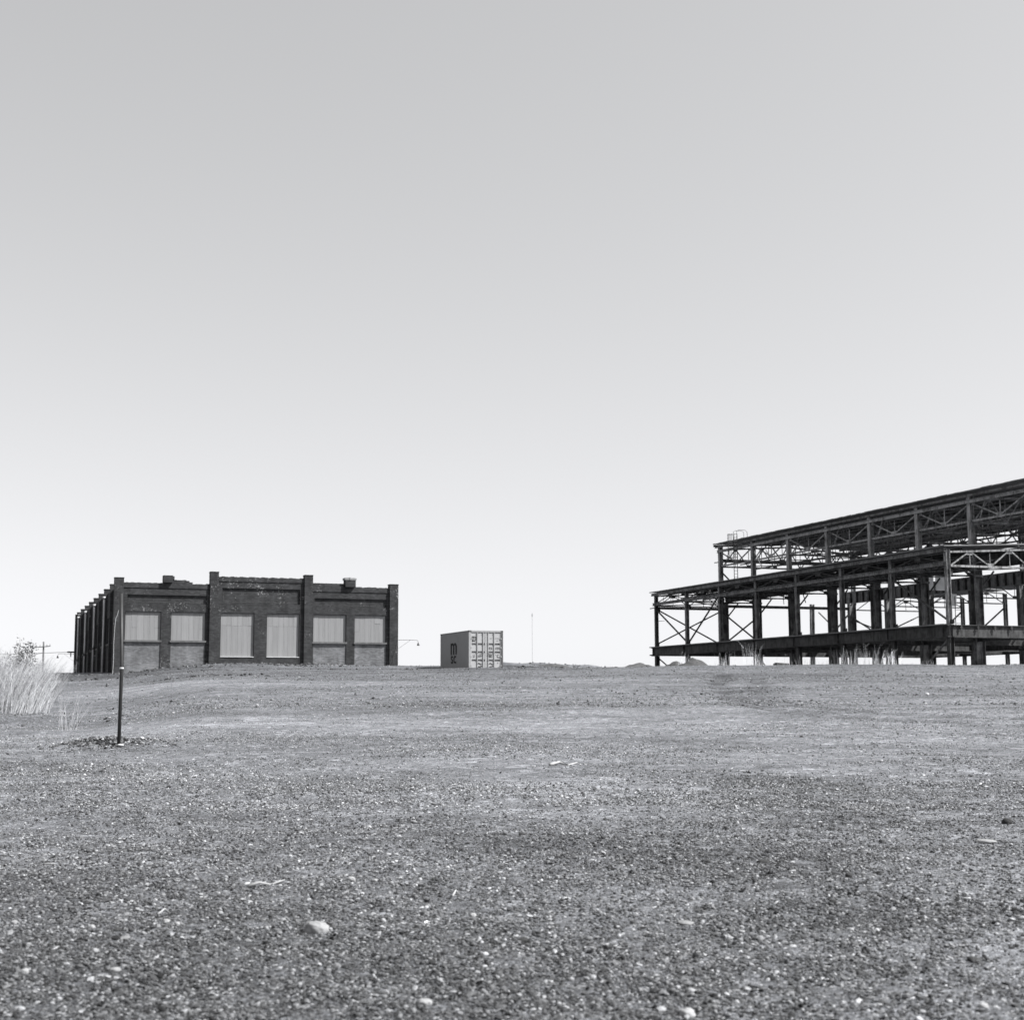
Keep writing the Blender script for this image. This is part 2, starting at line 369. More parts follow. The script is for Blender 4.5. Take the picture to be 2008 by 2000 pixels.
# clods heaped at the post foot, by the brick wall and along the crest
def heap(mx, my, sx, sy, n): return rng.normal(mx, sx, n), rng.normal(my, sy, n)
hs = [heap(-6.95, 24.75, .34, .22, 1000), heap(-6.35, 25.0, .42, .26, 420)]
x = np.concatenate([h[0] for h in hs]); y = np.concatenate([h[1] for h in hs]); n = len(x)
stuff(stones('loose_clods', x, y, np.clip(rng.lognormal(math.log(.030), .45, n), .016, .10), tones(n, .07, .25)*1.1), 'dark clods heaped round the foot of the steel post', 'clods')
hs = [heap(-20, 106.8, 4, .9, 700), heap(-14, 108.0, 5, .9, 600), heap(-27, 104, 3, 1.2, 350), heap(1.5, 104.5, 2, 1.2, 160), heap(4, 110, 2.5, 1, 160), heap(-13, 92, 9, 1.4, 260), heap(6, 96, 5, 2, 120), heap(-24, 84, 4, 2.5, 260), heap(-15, 72, 2.2, .7, 220)]
x = np.concatenate([h[0] for h in hs]); y = np.concatenate([h[1] for h in hs]); n = len(x)
stuff(stones('brick_debris', x, y, np.clip(rng.lognormal(math.log(.07), .5, n), .04, .34), tones(n, .08, .35)*.85), 'broken masonry lying along the foot of the brick building', 'rubble')

# ---- individual stones and sticks
def ray_ground(px, py):                      # a point of the ground (found once, from the survey of the site)
    dx, dy = (px-1004)/2870, (1000-py)/2870
    d = Vector((dx, math.cos(pitch)-dy*math.sin(pitch), math.sin(pitch)+dy*math.cos(pitch)))
    t = 3.0
    for _ in range(6000):
        p = d*t
        if p.z+EYE < zg(p.x, p.y): break
        t += 0.02
    return p.x, p.y
def stone(px, py, wid, hgt, tone, label, seed, group=None):
    if seed > 1: wid *= .72; hgt *= .8; tone *= .72 if tone > .2 else 1
    x, y = ray_ground(px, py)
    bm = BM(); bmesh.ops.create_icosphere(bm, subdivisions=4, radius=0.5)
    r = random.Random(seed); o = Vector((r.uniform(0, 50), 0, 0))
    from mathutils import noise
    for v in bm.verts:
        c = v.co.copy(); k = 1+0.30*noise.noise(c*1.7+o)+0.12*noise.noise(c*5+o)+0.05*noise.noise(c*14+o)
        c = c.normalized(); c = Vector([math.copysign(abs(a)**0.8, a) for a in c])
        v.co = Vector((c.x*wid*.56*k, c.y*wid*.42*k, c.z*hgt*.56*k))
    M = mottled('stone surface', tone*0.42, tone*0.75, 22, bump=0.6)
    s = obj('stone', bm, M, smooth=True); s.location = (x, y, zg(x, y)+hgt*0.26); s.rotation_euler = (r.uniform(-.1, .1), r.uniform(-.1, .1), r.uniform(-.3, .3))
    return tag(s, label, 'stone', group or 'single stones lying on the gravel')
stone(617, 1826, .125, .075, .36, 'largest smooth grey stone lying in the left foreground', 1)
stone(686, 1726, .075, .05, .6, 'pale angular stone behind and right of the largest foreground stone', 2)
stone(1973, 1619, .115, .075, .05, 'black rounded rock near the right edge of the field', 3)
stone(323, 1806, .055, .030, .65, 'left pebble of the white pair left of the big stone', 4)
stone(344, 1812, .036, .032, .65, 'smaller right pebble of the white pair left of the big stone', 5)
stone(178, 1817, .045, .028, .62, 'white pebble at the left, outward of the white pair', 6)
stone(25, 1808, .05, .028, .6, 'white pebble closest to the left picture edge', 7)
stone(227, 1822, .07, .025, .07, 'dark flat stone just left of the white pebble pair', 8)
stone(241, 1840, .075, .03, .38, 'flat grey stone in front of the dark flat one', 9)
stone(93, 1692, .09, .022, .5, 'thin pale slab lying far left in the gravel', 10)
stone(1343, 1812, .12, .025, .42, 'broken whitish slab right of centre in the foreground', 11)
stone(1930, 1655, .19, .035, .5, 'long pale chunk in front of the black rock', 12)
stone(1907, 1887, .09, .030, .06, 'dark sliver of stone in the right foreground', 13)
stone(1345, 1994, .09, .045, .68, 'bright lump of stone at the bottom edge of the picture', 14)
stone(1925, 1980, .055, .04, .66, 'round white pebble in the bottom right corner', 15)
stone(1495, 1694, .13, .04, .05, 'black clod right of centre with ragged top', 16)
stone(1662, 1724, .06, .05, .06, 'small black peaked clod right of the ragged one', 17)
stone(1630, 1774, .055, .04, .06, 'small dark round clod in the patch of dark soil', 18)
stone(828, 1970, .085, .04, .55, 'pale oblong stone at the bottom, left of centre', 19)
stone(925, 1797, .05, .032, .62, 'white stone lump left of centre in the middle foreground', 20)
stone(45, 1903, .05, .032, .66, 'chalky pebble low at the left side of the foreground', 21)
stone(222, 1903, .07, .04, .5, 'rounded pale stone in the lower left foreground', 22)
stone(732, 1728, .05, .028, .6, 'small flat white chip right of the pale angular stone', 23)
stone(1023, 1846, .07, .035, .05, 'black clod in the middle of the foreground', 24)
def stick(pts, r, label, tone=.5, z=.02):
    x0, y0 = ray_ground(*pts[0]); bm = BM(); P3 = []
    for i, q in enumerate(pts):
        x, y = ray_ground(*q); P3.append((x-x0, y-y0, zg(x, y)-zg(x0, y0)+z+0.02*math.sin(i*2.1)))
    tube(bm, P3, r, 6, r*.4)
    s = obj('stick', bm, mottled('dry stick', tone*.4, tone*.6, 12), smooth=True); s.location = (x0, y0, zg(x0, y0)); tag(s, label, 'stick', 'dry sticks lying on the gravel')
stick([(484, 1741), (505, 1739), (528, 1733), (556, 1729)], .012, 'pale forked dry stick in the left foreground', .5)
stick([(307, 1796), (320, 1792), (331, 1789)], .006, 'short thin straw above the white pebble pair', .6)
stick([(885, 1763), (891, 1757), (899, 1755)], .007, 'short bent pale twig in the middle foreground', .65)
stick([(1077, 1502), (1095, 1500), (1112, 1501), (1130, 1498)], .025, 'long pale branch lying flat in mid field', .6)

# ------------------------------------------------------------------ steel post
px_, py_ = ray_ground(231, 1459)
pz_ = zg(px_, py_)
pt = thing('steel_post', (px_, py_, pz_), 0, 'thin dark steel pipe post standing alone in a heap of clods', 'post')
bm = BM(); tube(bm, [(0, 0, -.3), (0.012, 0, 1.2), (-0.035, 0, 2.52)], .030, 14); obj('pipe', bm, mottled('post steel', .018, .034, 6, 0.45), pt, True)
bm = BM(); tube(bm, [(0.0105, 0, 1.255), (0.0100, 0, 1.285)], .036, 14); obj('band', bm, m_pale, pt, True)
bm = BM(); bmesh.ops.create_icosphere(bm, subdivisions=2, radius=.045)
for v in bm.verts: v.co.z = v.co.z*.5+.10; v.co.x = v.co.x*1.3+.05; v.co.y -= .03
s = obj('stone', bm, m_pale, None, True); s.location = (px_, py_-.05, pz_-.09); tag(s, 'whitish flat stone resting against the post foot', 'stone')

# ------------------------------------------------------------------ brick building
ALPHA = math.atan(1064/2894)
E0 = EYE
BX, BY = -28.92, 107.0
bb = thing('brick_building', (BX, BY, 3.4), ALPHA, 'long dark brick industrial building with boarded windows and a broken parapet', 'building')
GZ = 3.4
def zz(ze): return ze+E0-GZ                    # eye-relative height to local height
BASE = zz(0.9)
jr = random.Random(5)
def heightcells(name, xs, depth, zs, mat_f, axis='front', off=0.0, mats=None):
    """stepped brick relief: cells of different depth, with the reveals between them"""
    pass
Z = dict(sill=zz(4.35), head=zz(6.5), pl=zz(7.07), ph=zz(7.73), band=zz(8.24), par=zz(8.61), cpar=zz(9.23), cband=zz(8.85), cpl=zz(7.2), cph=zz(8.36), dsill=zz(3.2))
# column breaks of the front elevation
wins = [(0.63, 3.21, Z['sill']), (3.94, 6.46, Z['sill']), (7.58, 10.09, Z['dsill']), (11.05, 13.54, Z['dsill']), (14.61, 17.19, Z['sill']), (17.85, 20.35, Z['sill'])]
pils = [(-0.21, 0.45, zz(8.9)), (6.72, 7.34, zz(9.5)), (13.86, 14.5, zz(9.43)), (20.59, 21.27, zz(8.88))]
pans = [(0.74, 6.52, Z['pl'], Z['ph']), (7.64, 13.56, Z['cpl'], Z['cph']), (14.67, 20.38, Z['pl'], Z['ph'])]
bandz = {0: Z['band'], 1: Z['cband'], 2: Z['band']}
def bayof(x): return 0 if x < 7.0 else (1 if x < 14.2 else 2)
def top_at(x):
    for a, b, t in pils:
        if a <= x <= b: return t
    q = bayof(x)
    if q == 1: return Z['cpar']-0.02*((int(x*4) % 3))
    if q == 0:
        if x < 3.3: return Z['par']+0.02*(int(x*5) % 2)
        if x < 5.05: return zz(8.88)-0.02*(int(x*3) % 2)
        if x < 5.25: return zz(8.82)
        if x < 5.45: return zz(8.72)
        return zz(8.60)+(0.04 if x > 6.3 else 0)-0.015*(int(x*6) % 2)
    if x < 17.0: return zz(8.89)
    return zz(8.62)+0.05*jr.random()
xs = set([-0.21, 21.27])
for a, b, _ in wins: xs |= {a, b}
for a, b, _ in pils: xs |= {a, b}
for a, b, _, _ in pans: xs |= {a, b}
for x in np.arange(-0.21, 21.27, 0.235): 
    x = round(float(x), 3)
    if min(abs(x-q) for q in xs) > 0.1: xs.add(x)
xs = sorted(xs)
cols = []
for x0, x1 in zip(xs, xs[1:]):
    xm = (x0+x1)/2; q = bayof(xm); top = top_at(xm); segs = []   # (z0,z1,depth) ; depth>0 recessed, <0 proud
    if any(a < xm < b for a, b, _ in pils): segs = [(BASE, top, -0.19)]
    else:
        win = next((w_ for w_ in wins if w_[0] < xm < w_[1]), None)
        pan = next((p_ for p_ in pans if p_[0] < xm < p_[1]), None)
        z = BASE; bz = bandz[q]
        if win:
            if q == 1: segs.append((BASE, win[2], 0.02))
            else: segs.append((BASE, win[2], 0.07))
            segs.append((win[2], Z['head'], 0.30)); z = Z['head']
        else: segs.append((BASE, Z['head'], 0.0)); z = Z['head']
        if pan: segs += [(z, pan[2], 0.0), (pan[2], pan[3], 0.13), (pan[3], bz, 0.0)]
        else: segs += [(z, bz, 0.0)]
        segs.append((bz, top, -0.05))
    cols.append((x0, x1, segs, top))
def depth_at(segs, z):
    for a, b, d in segs:
        if a <= z < b: return d
    return None
def relief(cols, thick, want):
    bm = BM()
    def quad(*p): bm.faces.new([bm.verts.new(v) for v in p])
    for i, (x0, x1, segs, top) in enumerate(cols):
        for a, b, d in segs:
            if want(x0, a, b, d): quad((x0, d, a), (x1, d, a), (x1, d, b), (x0, d, b))
        for (a, b, d), (a2, b2, d2) in zip(segs, segs[1:]):
            if d != d2 and want(x0, a, b, min(d, d2)) : quad((x0, d, b), (x1, d, b), (x1, d2, b), (x0, d2, b))
        if want(x0, *segs[-1]): quad((x0, segs[-1][2], top), (x1, segs[-1][2], top), (x1, thick, top), (x0, thick, top)); quad((x0, thick, BASE), (x1, thick, BASE), (x1, thick, top), (x0, thick, top))
        if i+1 < len(cols):
            s2, t2 = cols[i+1][2], cols[i+1][3]
            zs = sorted({s[0] for s in segs} | {s[0] for s in s2} | {top, t2})
            for a, b in zip(zs, zs[1:]):
                m = (a+b)/2; d = depth_at(segs, m); e = depth_at(s2, m)
                if d == e: continue
                if d is None: d = thick
                if e is None: e = thick
                if want(x1, a, b, 0): quad((x1, d, a), (x1, e, a), (x1, e, b), (x1, d, b))
    for xe, (x0, x1, segs, top) in ((xs[0], cols[0]), (xs[-1], cols[-1])):
        if want(xe, 0, 0, 0): quad((xe, segs[0][2], BASE), (xe, thick, BASE), (xe, thick, top), (xe, segs[0][2], top))
    return bm
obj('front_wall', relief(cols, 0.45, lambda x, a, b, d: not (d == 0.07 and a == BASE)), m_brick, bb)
for a, b, s in wins:
    if s == Z['sill']:
        bm = BM(); box(bm, a, b, 0.068, 0.2, BASE, s-0.005); obj('infill_panel', bm, m_brick_lo, bb)
# boarded windows
def boards(x0, x1, z0, z1, y, seams=None, side=False):
    r = random.Random(int(x0*100)); n = max(3, round((x1-x0)/0.42)); ws = [0]+sorted(r.uniform(.0, .0)+(i+r.uniform(-.15, .15))/n for i in range(1, n))+[1]
    bm = BM(); mi = []
    for i in range(n):
        a = x0+(x1-x0)*ws[i]; b = x0+(x1-x0)*ws[i+1]; cuts = [z0, z1]
        if seams: cuts = [z0, seams+r.uniform(-.02, .02), z1]
        elif r.random() < .25: cuts = [z0, z0+(z1-z0)*r.uniform(.3, .7), z1]
        for c, d in zip(cuts, cuts[1:]):
            o = r.uniform(0, .018); nf = len(bm.faces)
            # shallow ribs on every sheet
            k = 4
            for j in range(k):
                u0 = a+0.006+(b-a-0.012)*j/k; u1 = a+0.006+(b-a-0.012)*(j+1)/k
                box(bm, u0+.001, u1-.001, y-o-(0.006 if j % 2 else 0), y-o+.02+o, c+.006, d-.006)
            bm.faces.ensure_lookup_table(); m = r.randrange(3)
            for f in bm.faces[nf:]: f.material_index = m
    bm.faces.ensure_lookup_table(); nf = len(bm.faces)
    box(bm, x0, x1, y+.030, y+.05, z0, z1)
    bm.faces.ensure_lookup_table()
    for f in bm.faces[nf:]: f.material_index = 3
    return bm
for i, (a, b, s) in enumerate(wins):
    big = s == Z['dsill']
    wn = obj('window', boards(a+.03, b-.03, s+.05, Z['head']-.03, 0.16, seams=zz(5.55) if big else None), [m_board, m_board2, m_board3, m_iron], bb)
    bm = BM()
    for x0, x1, z0, z1 in ((a, a+.03, s, Z['head']), (b-.03, b, s, Z['head']), (a+.03, b-.03, Z['head']-.03, Z['head'])): box(bm, x0, x1, .13, .28, z0, z1)
    obj('frame', bm, m_iron, wn)
    bm = BM()
    if big: box(bm, a+.002, b-.002, -.03, .27, s-.002, s+.05); obj('sill', bm, m_pale, wn)
    else: box(bm, a-.08, b+.05, -.09, .27, s-.085, s+.05); obj('sill', bm, m_sill, wn)
# joints of a lintel course above the panels
for a, b, lo, hi in pans:
    bm = BM()
    for x0, x1, z0, z1 in ((a+.12, b-.16, lo+.13, lo+.15), (a+.12, a+.14, lo+.15, hi-.16)): box(bm, x0, x1, .120, .135, z0, z1)
    obj('panel_joint', bm, m_iron, bb)
# blocks on the parapet
bm = BM(); box(bm, 3.27, 3.97, -0.28, .42, zz(8.66), zz(9.18)); box(bm, 3.97, 4.08, -.2, .3, zz(8.885), zz(9.12)); obj('parapet_block', bm, m_brick, bb)
bk = BM(); box(bk, 17.03, 17.83, -0.28, .45, zz(8.64), zz(9.17)); bk = obj('parapet_block', bk, m_brick, bb)
bm = BM(); r = random.Random(3)
for i in range(8): box(bm, 16.97+i*.115, 16.97+(i+1)*.115-.003, -.33+r.uniform(0, .04), .5, zz(9.17)+.002, zz(9.34)+r.uniform(-.05, .04))
obj('cap', bm, m_cap, bk)
for a, b, t in pils:
    bm = BM(); box(bm, a-.02, b+.02, -.21, .48, t, t+.06); obj('pilaster_cap', bm, m_brick, bb)
# side walls, rear and roof
DEP = 42.2; bay = DEP/8
def sidewall(xw, sgn, name, full):
    bm = BM(); t = 0.4
    def sb(y0, y1, z0, z1, d): box(bm, min(xw+sgn*d, xw-sgn*t), max(xw+sgn*d, xw-sgn*t), y0, y1, z0, z1)
    ys0 = 0.452
    for k in range(8):
        p0 = k*bay+0.5 if k else ys0; p1 = (k+1)*bay-0.12
        w0, w1 = p0+.45, p1-.45
        sb(p0, w0, BASE, zz(8.45), 0); sb(w1, p1, BASE, zz(8.45), 0)
        sb(w0, w1, BASE, zz(4.35), 0); sb(w0, w1, zz(6.45), zz(8.45), 0)
        sb(p1, p1+.62, BASE, zz(8.78)-.01*k, .24)
        sb(p1-.03, p1+.65, zz(8.78)-.01*k+.001, zz(8.86)-.01*k, .27)
    o = obj(name, bm, m_brick, bb)
    for k in range(8):
        p0 = k*bay+0.5 if k else ys0; p1 = (k+1)*bay-0.12; w0, w1 = p0+.45, p1-.45
        bm = BM(); n = 8
        for i in range(n): box(bm, xw-sgn*.17 if sgn > 0 else xw+.12+(i % 2)*.012, xw-sgn*.12 if sgn > 0 else xw+.17, w0+(w1-w0)*i/n+.004, w0+(w1-w0)*(i+1)/n-.004, zz(4.4), zz(6.45)-.01)
        wn = obj('window', bm, m_board, bb)
        bm = BM(); box(bm, min(xw+sgn*.06, xw-sgn*.2), max(xw+sgn*.06, xw-sgn*.2), w0-.05, w1+.05, zz(4.28), zz(4.40)); obj('sill', bm, m_sill, wn)
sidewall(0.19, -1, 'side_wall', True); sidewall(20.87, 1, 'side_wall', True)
bm = BM(); box(bm, -.2, 21.26, DEP+.51, DEP+.9, BASE, zz(8.6)); obj('rear_wall', bm, m_brick, bb)
bm = BM(); box(bm, .6, 20.45, .46, DEP+.5, zz(7.7), zz(7.9)); obj('roof', bm, m_roofing, bb)
for yb in (9.1, 18.95, 29.2, 38.8):
    bm = BM(); tube(bm, [(-.16, yb, zz(1.5)), (-.16, yb, zz(7.95))], .07, 10); box(bm, -.28, -.04, yb-.1, yb+.1, zz(7.95), zz(8.15)); obj('drainpipe', bm, m_pipe, bb, True)
def wall_lamp(x, y, z, sgn, ln=1.55):
    bm = BM(); box(bm, x-.06, x+.06, y-.07, y+.07, z-.12, z+.12)
    wl = obj('wall_lamp', bm, m_iron, bb)
    bm = BM(); tube(bm, [(x, y, z), (x+sgn*ln*.75, y, z+.01), (x+sgn*(ln-.12), y, z), (x+sgn*(ln-.02), y, z-.07), (x+sgn*ln, y, z-.2)], .018, 6); obj('arm', bm, m_iron, wl, True)
    bm = BM(); tube(bm, [(x+sgn*.02, y, z-.75), (x+sgn*ln*.62, y, z-.02)], .010, 5); obj('stay', bm, m_iron, wl)
    bm = BM(); tube(bm, [(x+sgn*ln, y, z-.18), (x+sgn*ln, y, z-.30), (x+sgn*ln, y, z-.42)], .03, 10, .12); obj('lamp_shade', bm, m_iron, wl, True)
wall_lamp(-.22, DEP-.4, zz(4.62), -1, 1.6)
bm = BM(); tube(bm, [(-.6, DEP-.8, zz(4.85)), (-.6, DEP-.8, zz(4.30))], .05, 6); box(bm, -.95, -.2, DEP-.85, DEP-.75, zz(4.72), zz(4.86)); obj('insulator_bracket', bm, m_iron, bb)
for yb, z in ((14.0, 4.55), (24.5, 4.35), (33.5, 4.1)): wall_lamp(-.22+.2, yb, zz(z), -1, .5)
wall_lamp(21.28, .25, zz(4.62), 1, 1.75)
bm = BM(); tube(bm, [(.12, -.21, zz(6.55)), (.05, -.21, zz(6.2)), (-.06, -.21, zz(5.95)), (-.11, -.21, zz(5.4)), (-.13, -.21, zz(4.8)), (-.15, -.21, zz(4.0)), (-.13, -.21, zz(3)), (-.16, -.21, zz(1.9))], .018, 5); obj('cable', bm, m_cable, bb)
for i, dx in enumerate((-.75, -.62, -.55)):
    bm = BM(); tube(bm, [(21.25, -.21, zz(4.62)), (21.1, -.22, zz(4.0-.1*i)), (21.27+dx*.6, -.22, zz(3.4)), (21.27+dx, -.22, zz(2.4-.2*i))], .012, 5); obj('cable', bm, m_iron, bb)
# wire from the rear bracket away to the left, and its pole
POLE = (-78.2, 245.0)
c, s_ = math.cos(ALPHA), math.sin(ALPHA)
def bloc(x, y, z): return Vector((BX+x*c-y*s_, BY+x*s_+y*c, GZ+z))
pz0 = zg(*POLE)
up = thing('utility_pole', (POLE[0], POLE[1], pz0), 0, 'wooden utility pole with a crossarm far off behind the reeds', 'utility pole')
ptop = 11.3-pz0
bm = BM(); tube(bm, [(0, 0, -.5), (.03, 0, ptop*.5), (-.03, 0, ptop)], .19, 10, .14); obj('pole', bm, m_wood, up, True)
bm = BM(); bar(bm, (-1.2, -.2, ptop-.95), (1.2, -.2, ptop-.75), .1, .13); obj('crossarm', bm, m_wood, up)
for xx in (-1.1, -.55, .6, 1.1):
    bm = BM(); tube(bm, [(xx, -.2, ptop-.88+.08*(xx+1.2)), (xx, -.2, ptop-.62+.08*(xx+1.2))], .05, 6); obj('insulator', bm, m_iron, up)
def wire(a, b, sag, label):
    a, b = Vector(a), Vector(b); bm = BM()
    tube(bm, [(a.lerp(b, t/16)-a)-Vector((0, 0, sag*4*(t/16)*(1-t/16))) for t in range(17)], .022, 4)
    o = obj('overhead_wire', bm, m_iron); o.location = a; tag(o, label, 'wire')
wire((POLE[0]-.1, POLE[1], pz0+ptop-1.9), (-120, 262, pz0+ptop-4.2), .6, 'thin wire sloping down left from the utility pole')
wire(bloc(-.9, DEP-.8, zz(4.78)), (-62, 150.5, 3.4+zz(4.6)), .05, 'thin wire running left from the rear bracket of the brick building')
# radio mast far away
mx, my = 4.05, 300.0; mz = zg(mx, my)
rm = thing('radio_mast', (mx, my, mz), 0, 'very thin pale radio mast far behind the field, right of the container', 'mast')
bm = BM(); tube(bm, [(0, 0, -.3), (0, 0, 19.1-mz)], .042, 6, .035); obj('pole', bm, mottled('mast', .3, .35), rm)
bm = BM(); box(bm, -.13, .13, -.1, .1, 18.3-mz, 18.8-mz); obj('antenna', bm, mottled('mast head', .35, .45), rm)

# ------------------------------------------------------------------ shipping container
CW, CL, CH = 2.44, 6.06, 2.59
cx_, cy_, cz_ = -2.91, 98.0, 1.99+EYE
ct = thing('shipping_container', (cx_, cy_, cz_), R(21), 'twenty foot steel shipping container with sunlit doors and black logo', 'container')
bm = BM()
# corrugated sides
def corr(bm, x, sgn, y0, y1, z0, z1):
    y = y0; pts = []; p = 0.278; d = 0.036
    while y < y1-.001:
        for u, o in ((0, 0), (.07, 0), (.138, d), (.208, d)):
            if y+u < y1: pts.append((x-sgn*o, y+u))
        y += p
    pts.append((x, y1))
    for (a, b), (c_, d_) in zip(pts, pts[1:]):
        bm.faces.new([bm.verts.new(v) for v in ((a, b, z0), (c_, d_, z0), (c_, d_, z1), (a, b, z1))])
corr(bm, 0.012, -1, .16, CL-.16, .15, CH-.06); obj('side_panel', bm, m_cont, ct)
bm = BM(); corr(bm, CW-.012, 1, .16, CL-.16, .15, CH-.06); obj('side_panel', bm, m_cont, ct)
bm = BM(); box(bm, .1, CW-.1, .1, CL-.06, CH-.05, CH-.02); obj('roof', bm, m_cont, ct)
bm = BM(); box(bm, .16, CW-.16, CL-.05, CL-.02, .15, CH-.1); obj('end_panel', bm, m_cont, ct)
bm = BM(); box(bm, .1, CW-.1, .1, CL-.06, .10, .14); obj('floor', bm, m_iron, ct)
bm = BM()
for x0, x1 in ((0, .06), (CW-.06, CW)):
    box(bm, x0, x1, .16, CL-.16, 0, .15); box(bm, x0, x1, .16, CL-.16, CH-.06, CH)
for y0 in (0, CL-.16):
    for x0 in (0, CW-.14):
        if x0 and not y0: continue
        box(bm, x0, x0+.14, y0, y0+.16, .12, CH-.12)
box(bm, .18, CW-.18, 0, .1, CH-.115, CH-.003); box(bm, .18, CW-.18, 0, .1, 0.002, .10)
box(bm, .18, CW-.18, CL-.1, CL, CH-.115, CH-.003); box(bm, .18, CW-.18, CL-.1, CL, 0.002, .12)
obj('frame', bm, m_cont_fr, ct)
bm = BM(); box(bm, CW-.14, CW, 0, .16, .12, CH-.12); obj('corner_post', bm, m_iron, ct)
for x0 in (-.004, CW-.176):
    for y0 in (-.004, CL-.176):
        for z0 in (-.003, CH-.118): bm = BM(); box(bm, x0, x0+.18, y0, y0+.18, z0, z0+.121); obj('corner_casting', bm, m_iron, ct)
def door(x0, x1, nm):
    rows = [.115, .54, 1.08, 1.615, 2.46]; g = .13
    bm = BM(); f = .05
    zs = []
    for i, (a, b) in enumerate(zip(rows, rows[1:])):
        zs.append((a+(g if i else 0), b, .0))
        if i < 3: zs.append((b, b+g, .13))
    d = obj('door', BM(), m_door_lit, ct); bm = bmesh.new()
    def q(*p): bm.faces.new([bm.verts.new(v) for v in p])
    prev = None
    for a, b, o in zs:
        q((x0, f+o, a), (x1, f+o, a), (x1, f+o, b), (x0, f+o, b))
        if prev is not None: q((x0, f+prev, a), (x1, f+prev, a), (x1, f+o, a), (x0, f+o, a))
        prev = o
    # solid margins of each leaf
    for a, b in ((x0, x0+.06), (x1-.06, x1)):
        box(bm, a, b, f-.018, f+.14, rows[0]-.002, rows[-1]+.002)
    bm.to_mesh(d.data); bm.free()
    return d
dl = door(.145, 1.215, 'l'); dr = door(1.225, CW-.145, 'r')
bm = BM(); box(bm, 1.2155, 1.2245, .03, .1, .12, 2.46); obj('door_seal', bm, m_ink, ct)
for d, rods in ((dl, (.60, 1.02)), (dr, (1.37, 1.80))):
    for x in rods:
        bm = BM(); tube(bm, [(x, .012, .06), (x, .012, CH-.06)], .022, 8)
        for z in (.12, .62, 1.15, 1.7, 2.4): box(bm, x-.04, x+.04, -.012, .05, z-.025, z+.025)
        rd = obj('locking_rod', bm, m_cont_fr, d)
    hx = rods[1] if d is dl else rods[0]
    bm = BM(); bar(bm, (hx, -.03, 1.02), (hx+(-.30 if d is dl else .30), -.03, .98), .03, .05); obj('handle', bm, m_iron, d)
    ex = .15 if d is dl else CW-.15
    for z in (.25, .85, 1.45, 2.05):
        bm = BM(); box(bm, ex-.05, ex+.05, -.008, .028, z-.04, z+.04); obj('hinge', bm, m_cont_fr, d)
def text(body, parent, mat, w_, h_, M4, name='lettering', off=0.012):
    cu = bpy.data.curves.new(name, 'FONT'); cu.body = body; cu.extrude = .003; cu.offset = off
    o = bpy.data.objects.new('tmp', cu); COL.objects.link(o)
    dg = bpy.context.evaluated_depsgraph_get(); me = bpy.data.meshes.new_from_object(o.evaluated_get(dg))
    bpy.data.objects.remove(o); co_ = np.array([v.co[:] for v in me.vertices])
    lo, hi = co_.min(0), co_.max(0)
    for v in me.vertices:
        v.co = M4 @ Vector(((v.co.x-lo[0])/(hi[0]-lo[0])*w_, (v.co.y-lo[1])/(hi[1]-lo[1])*h_, v.co.z))
    me.materials.clear(); return link(name, me, mat, parent)
def on_front(x, z): return Matrix(((1, 0, 0, x), (0, 0, -1, .046), (0, 1, 0, z), (0, 0, 0, 1)))
def on_side(y, z): return Matrix(((0, 0, -1, .0), (-1, 0, 0, y), (0, 1, 0, z), (0, 0, 0, 1)))
text('m', dl, m_ink, .33, .21, on_front(.21, 1.985), off=.03); text('sc', dl, m_ink, .30, .13, on_front(.225, 1.83), off=.03)
text('m', ct, m_ink, 1.22, .80, on_side(3.80, 1.06), off=.008); text('sc', ct, m_ink, 1.12, .52, on_side(3.76, .46), off=.008)
r = random.Random(9)
def marks(parent, x0, x1, z0, z1, rows, mat=m_ink2, fill=.75):
    bm = BM()
    for i in range(rows):
        z = z1-(z1-z0)*(i+.5)/rows; h = (z1-z0)/rows*.28; x = x0
        while x < x1-.02:
            w_ = r.uniform(.018, .04)
            if r.random() < fill: box(bm, x, x+w_*.75, .036, .047, z-h*r.uniform(.6, 1), z+h*r.uniform(.6, 1))
            x += w_
    obj('marking', bm, mat, parent)
marks(dr, 1.52, 1.70, 2.04, 2.10, 1); marks(dr, 1.88, 2.18, 2.04, 2.10, 1); marks(dr, 1.98, 2.15, 1.89, 1.95, 1)
marks(dr, 1.45, 1.66, 1.32, 1.50, 2, m_ink2, .6); marks(dr, 1.92, 2.18, 1.32, 1.50, 3, m_ink2, .35); marks(dr, 1.45, 1.64, .80, 1.0, 2, m_ink2, .6); marks(dl, .30, .42, .80, .98, 2, m_ink2, .6)
marks(dr, 1.45, 1.70, 1.30, 1.50, 3); marks(dr, 1.90, 2.22, 1.30, 1.50, 4, m_ink2, .6); marks(dr, 1.45, 1.68, .78, 1.02, 4); marks(dl, .30, .44, .78, 1.0, 3); marks(dl, .68, .86, .80, 1.02, 4, m_ink2, .5); marks(dr, 1.90, 2.2, .95, 1.02, 1, m_ink2, .6)
def squiggle(parent, pts, rr=.03, sd_=0):
    bm = BM(); tube(bm, [(x, .044, z) for x, z in pts], rr, 5); obj('graffiti', bm, m_ink, parent)
for parent, ox in ((dl, .64), (dr, 1.45)):
    squiggle(parent, [(ox, .34), (ox+.06, .42), (ox+.12, .40), (ox+.18, .36), (ox+.24, .33), (ox+.3, .36)], .026)
    squiggle(parent, [(ox+.02, .14), (ox+.08, .20), (ox+.16, .17), (ox+.22, .23), (ox+.3, .21)], .028)
squiggle(dr, [(2.02, .93), (2.04, .84), (2.10, .80), (2.16, .82)], .02); squiggle(dr, [(2.05, .40), (2.09, .47), (2.06, .42)], .02)

